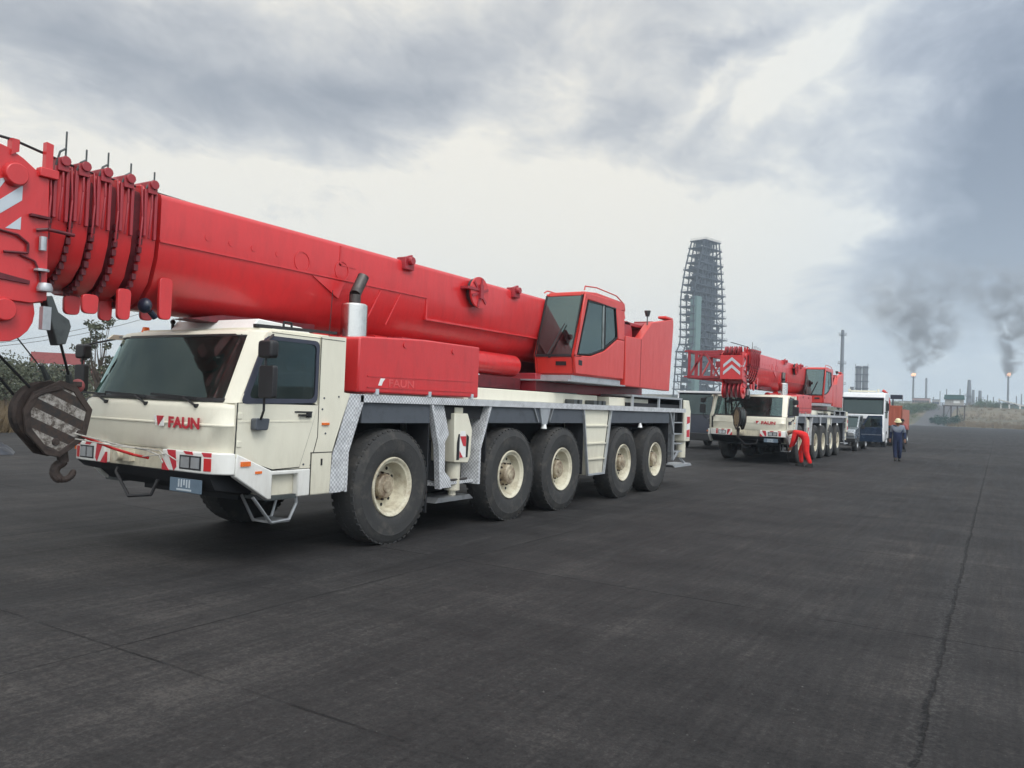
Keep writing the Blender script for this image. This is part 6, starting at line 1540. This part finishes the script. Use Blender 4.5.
BL = [(270, 75, 200, 60, -.25, 0), (430, 100, 120, 45, -.16, 0), (30, 35, 160, 50, -.15, 0), (650, 135, 95, 38, -.24, .25), (570, 30, 80, 40, -.08, 0), (1010, 130, 60, 120, -.42, 0), (965, 190, 50, 60, -.20, 0), (740, 52, 50, 14, -.22, .2), (870, 140, 50, 28, -.08, .3), (640, 60, 40, 18, -.10, .3),
      (590, 255, 170, 60, .24, 0), (800, 80, 85, 15, .24, .5), (700, 105, 60, 13, .18, .7), (850, 226, 75, 10, .28, .1), (930, 100, 30, 8, .12, .6), (120, 165, 260, 55, .13, 0), (400, 215, 220, 50, .12, 0), (560, 110, 40, 30, .16, .3), (560, 160, 30, 20, .08, 0), (720, 190, 100, 16, .12, 0), (760, 290, 120, 60, .06, 0), (980, 270, 70, 40, -.16, .3), (900, 290, 60, 40, -.08, 0)]
n3 = wn(6.5, 9, .62, .45, cmb.outputs[0], 2.2, (1, .75, 1), R(35))
tot = wm('MULTIPLY_ADD', n1.outputs['Fac'], .34, .47); tot = wm('MULTIPLY_ADD', n2.outputs['Fac'], .46, wm('ADD', tot, -.23)); tot = wm('MULTIPLY_ADD', n3.outputs['Fac'], .36, wm('ADD', tot, -.18))
for q in BL: tot = wm('ADD', tot, blob(*q))
# colour of the cloud sheet
cr_ = ramp(nt, tot, [(.20, (.25, .28, .335)), (.36, (.38, .405, .45)), (.50, (.54, .555, .58)), (.61, (.73, .725, .705)), (.73, (1.0, .95, .84))])
side = N(nt, 'ShaderNodeMapRange'); side.interpolation_type = 'SMOOTHSTEP'; side.inputs['From Min'].default_value = -.42; side.inputs['From Max'].default_value = -.02; L(nt, DX, side.inputs['Value'])
tint = N(nt, 'ShaderNodeMix', data_type='RGBA', blend_type='MULTIPLY'); L(nt, side.outputs[0], tint.inputs['Factor']); L(nt, cr_.outputs[0], tint.inputs['A']); tint.inputs['B'].default_value = (.90, .97, 1.07, 1)
hcol = N(nt, 'ShaderNodeMix', data_type='RGBA'); L(nt, side.outputs[0], hcol.inputs['Factor']); hcol.inputs['A'].default_value = (.72, .72, .70, 1); hcol.inputs['B'].default_value = (.60, .69, .76, 1)
# low layer: pale blue grey near the horizon
hor = wm('EXPONENT', wm('MULTIPLY', wm('MAXIMUM', DZ, 0.0), -9.0))
mh = N(nt, 'ShaderNodeMix', data_type='RGBA'); L(nt, wm('MULTIPLY', hor, .85), mh.inputs['Factor']); L(nt, tint.outputs['Result'], mh.inputs['A']); L(nt, hcol.outputs['Result'], mh.inputs['B'])
# brightness behind the camera (clearer, less smoke) lights the vehicles' near sides
back = wm('MULTIPLY_ADD', wm('ADD', wm('MULTIPLY', DX, .75), wm('MULTIPLY', DY, -.66)), 1.0, 0.15)
bk = wm('MULTIPLY_ADD', wm('MAXIMUM', back, 0.0), BACK_GAIN if 'BACK_GAIN' in globals() else 1.3, 1.0)
up_ = wm('MULTIPLY_ADD', wm('MAXIMUM', wm('ADD', DZ, -.45), 0.0), 1.6, 1.0); bk = wm('MULTIPLY', bk, up_)
sc_ = N(nt, 'ShaderNodeVectorMath', operation='SCALE'); L(nt, mh.outputs['Result'], sc_.inputs[0]); L(nt, wm('MULTIPLY', bk, 10.0), sc_.inputs['Scale'])
ms = N(nt, 'ShaderNodeMix', data_type='RGBA'); ms.inputs['Factor'].default_value = .93; L(nt, sky.outputs[0], ms.inputs['A']); L(nt, sc_.outputs[0], ms.inputs['B'])
L(nt, ms.outputs['Result'], bg.inputs['Color'])

sl = bpy.data.lights.new('sun', 'SUN'); sl.energy = 1.5; sl.angle = R(25); sl.color = (1, .96, .9); so = bpy.data.objects.new('sun', sl); COL.objects.link(so)
az, el = R(SUN_AZ), R(SUN_EL); sd = Vector((math.sin(az) * math.cos(el), math.cos(az) * math.cos(el), math.sin(el)))
so.rotation_euler = sd.to_track_quat('Z', 'Y').to_euler()

# ================================================================ CAMERA
cam = bpy.data.cameras.new('camera'); co = bpy.data.objects.new('camera', cam); COL.objects.link(co); scene.camera = co
# camera axes in world coordinates: right, up, backward
right = Vector((cX.x, cY.x, cZ.x)); down = Vector((cX.y, cY.y, cZ.y)); fwd = Vector((cX.z, cY.z, cZ.z))
mt4 = Matrix((( right.x, -down.x, -fwd.x, 0), (right.y, -down.y, -fwd.y, 0), (right.z, -down.z, -fwd.z, CAM_H), (0, 0, 0, 1)))
co.matrix_world = mt4
cam.sensor_width = 36; cam.lens = 36 * F_PX / 1024; cam.clip_start = .05; cam.clip_end = 6000
scene.render.resolution_x = 1024; scene.render.resolution_y = 768
scene.view_settings.view_transform = 'Standard'; scene.view_settings.look = 'None'; scene.view_settings.exposure = 0; scene.view_settings.gamma = 1
scene.cycles.max_bounces = 7; scene.cycles.diffuse_bounces = 3; scene.cycles.glossy_bounces = 3; scene.cycles.transparent_max_bounces = 10; scene.cycles.volume_bounces = 1
scene.cycles.use_denoising = True
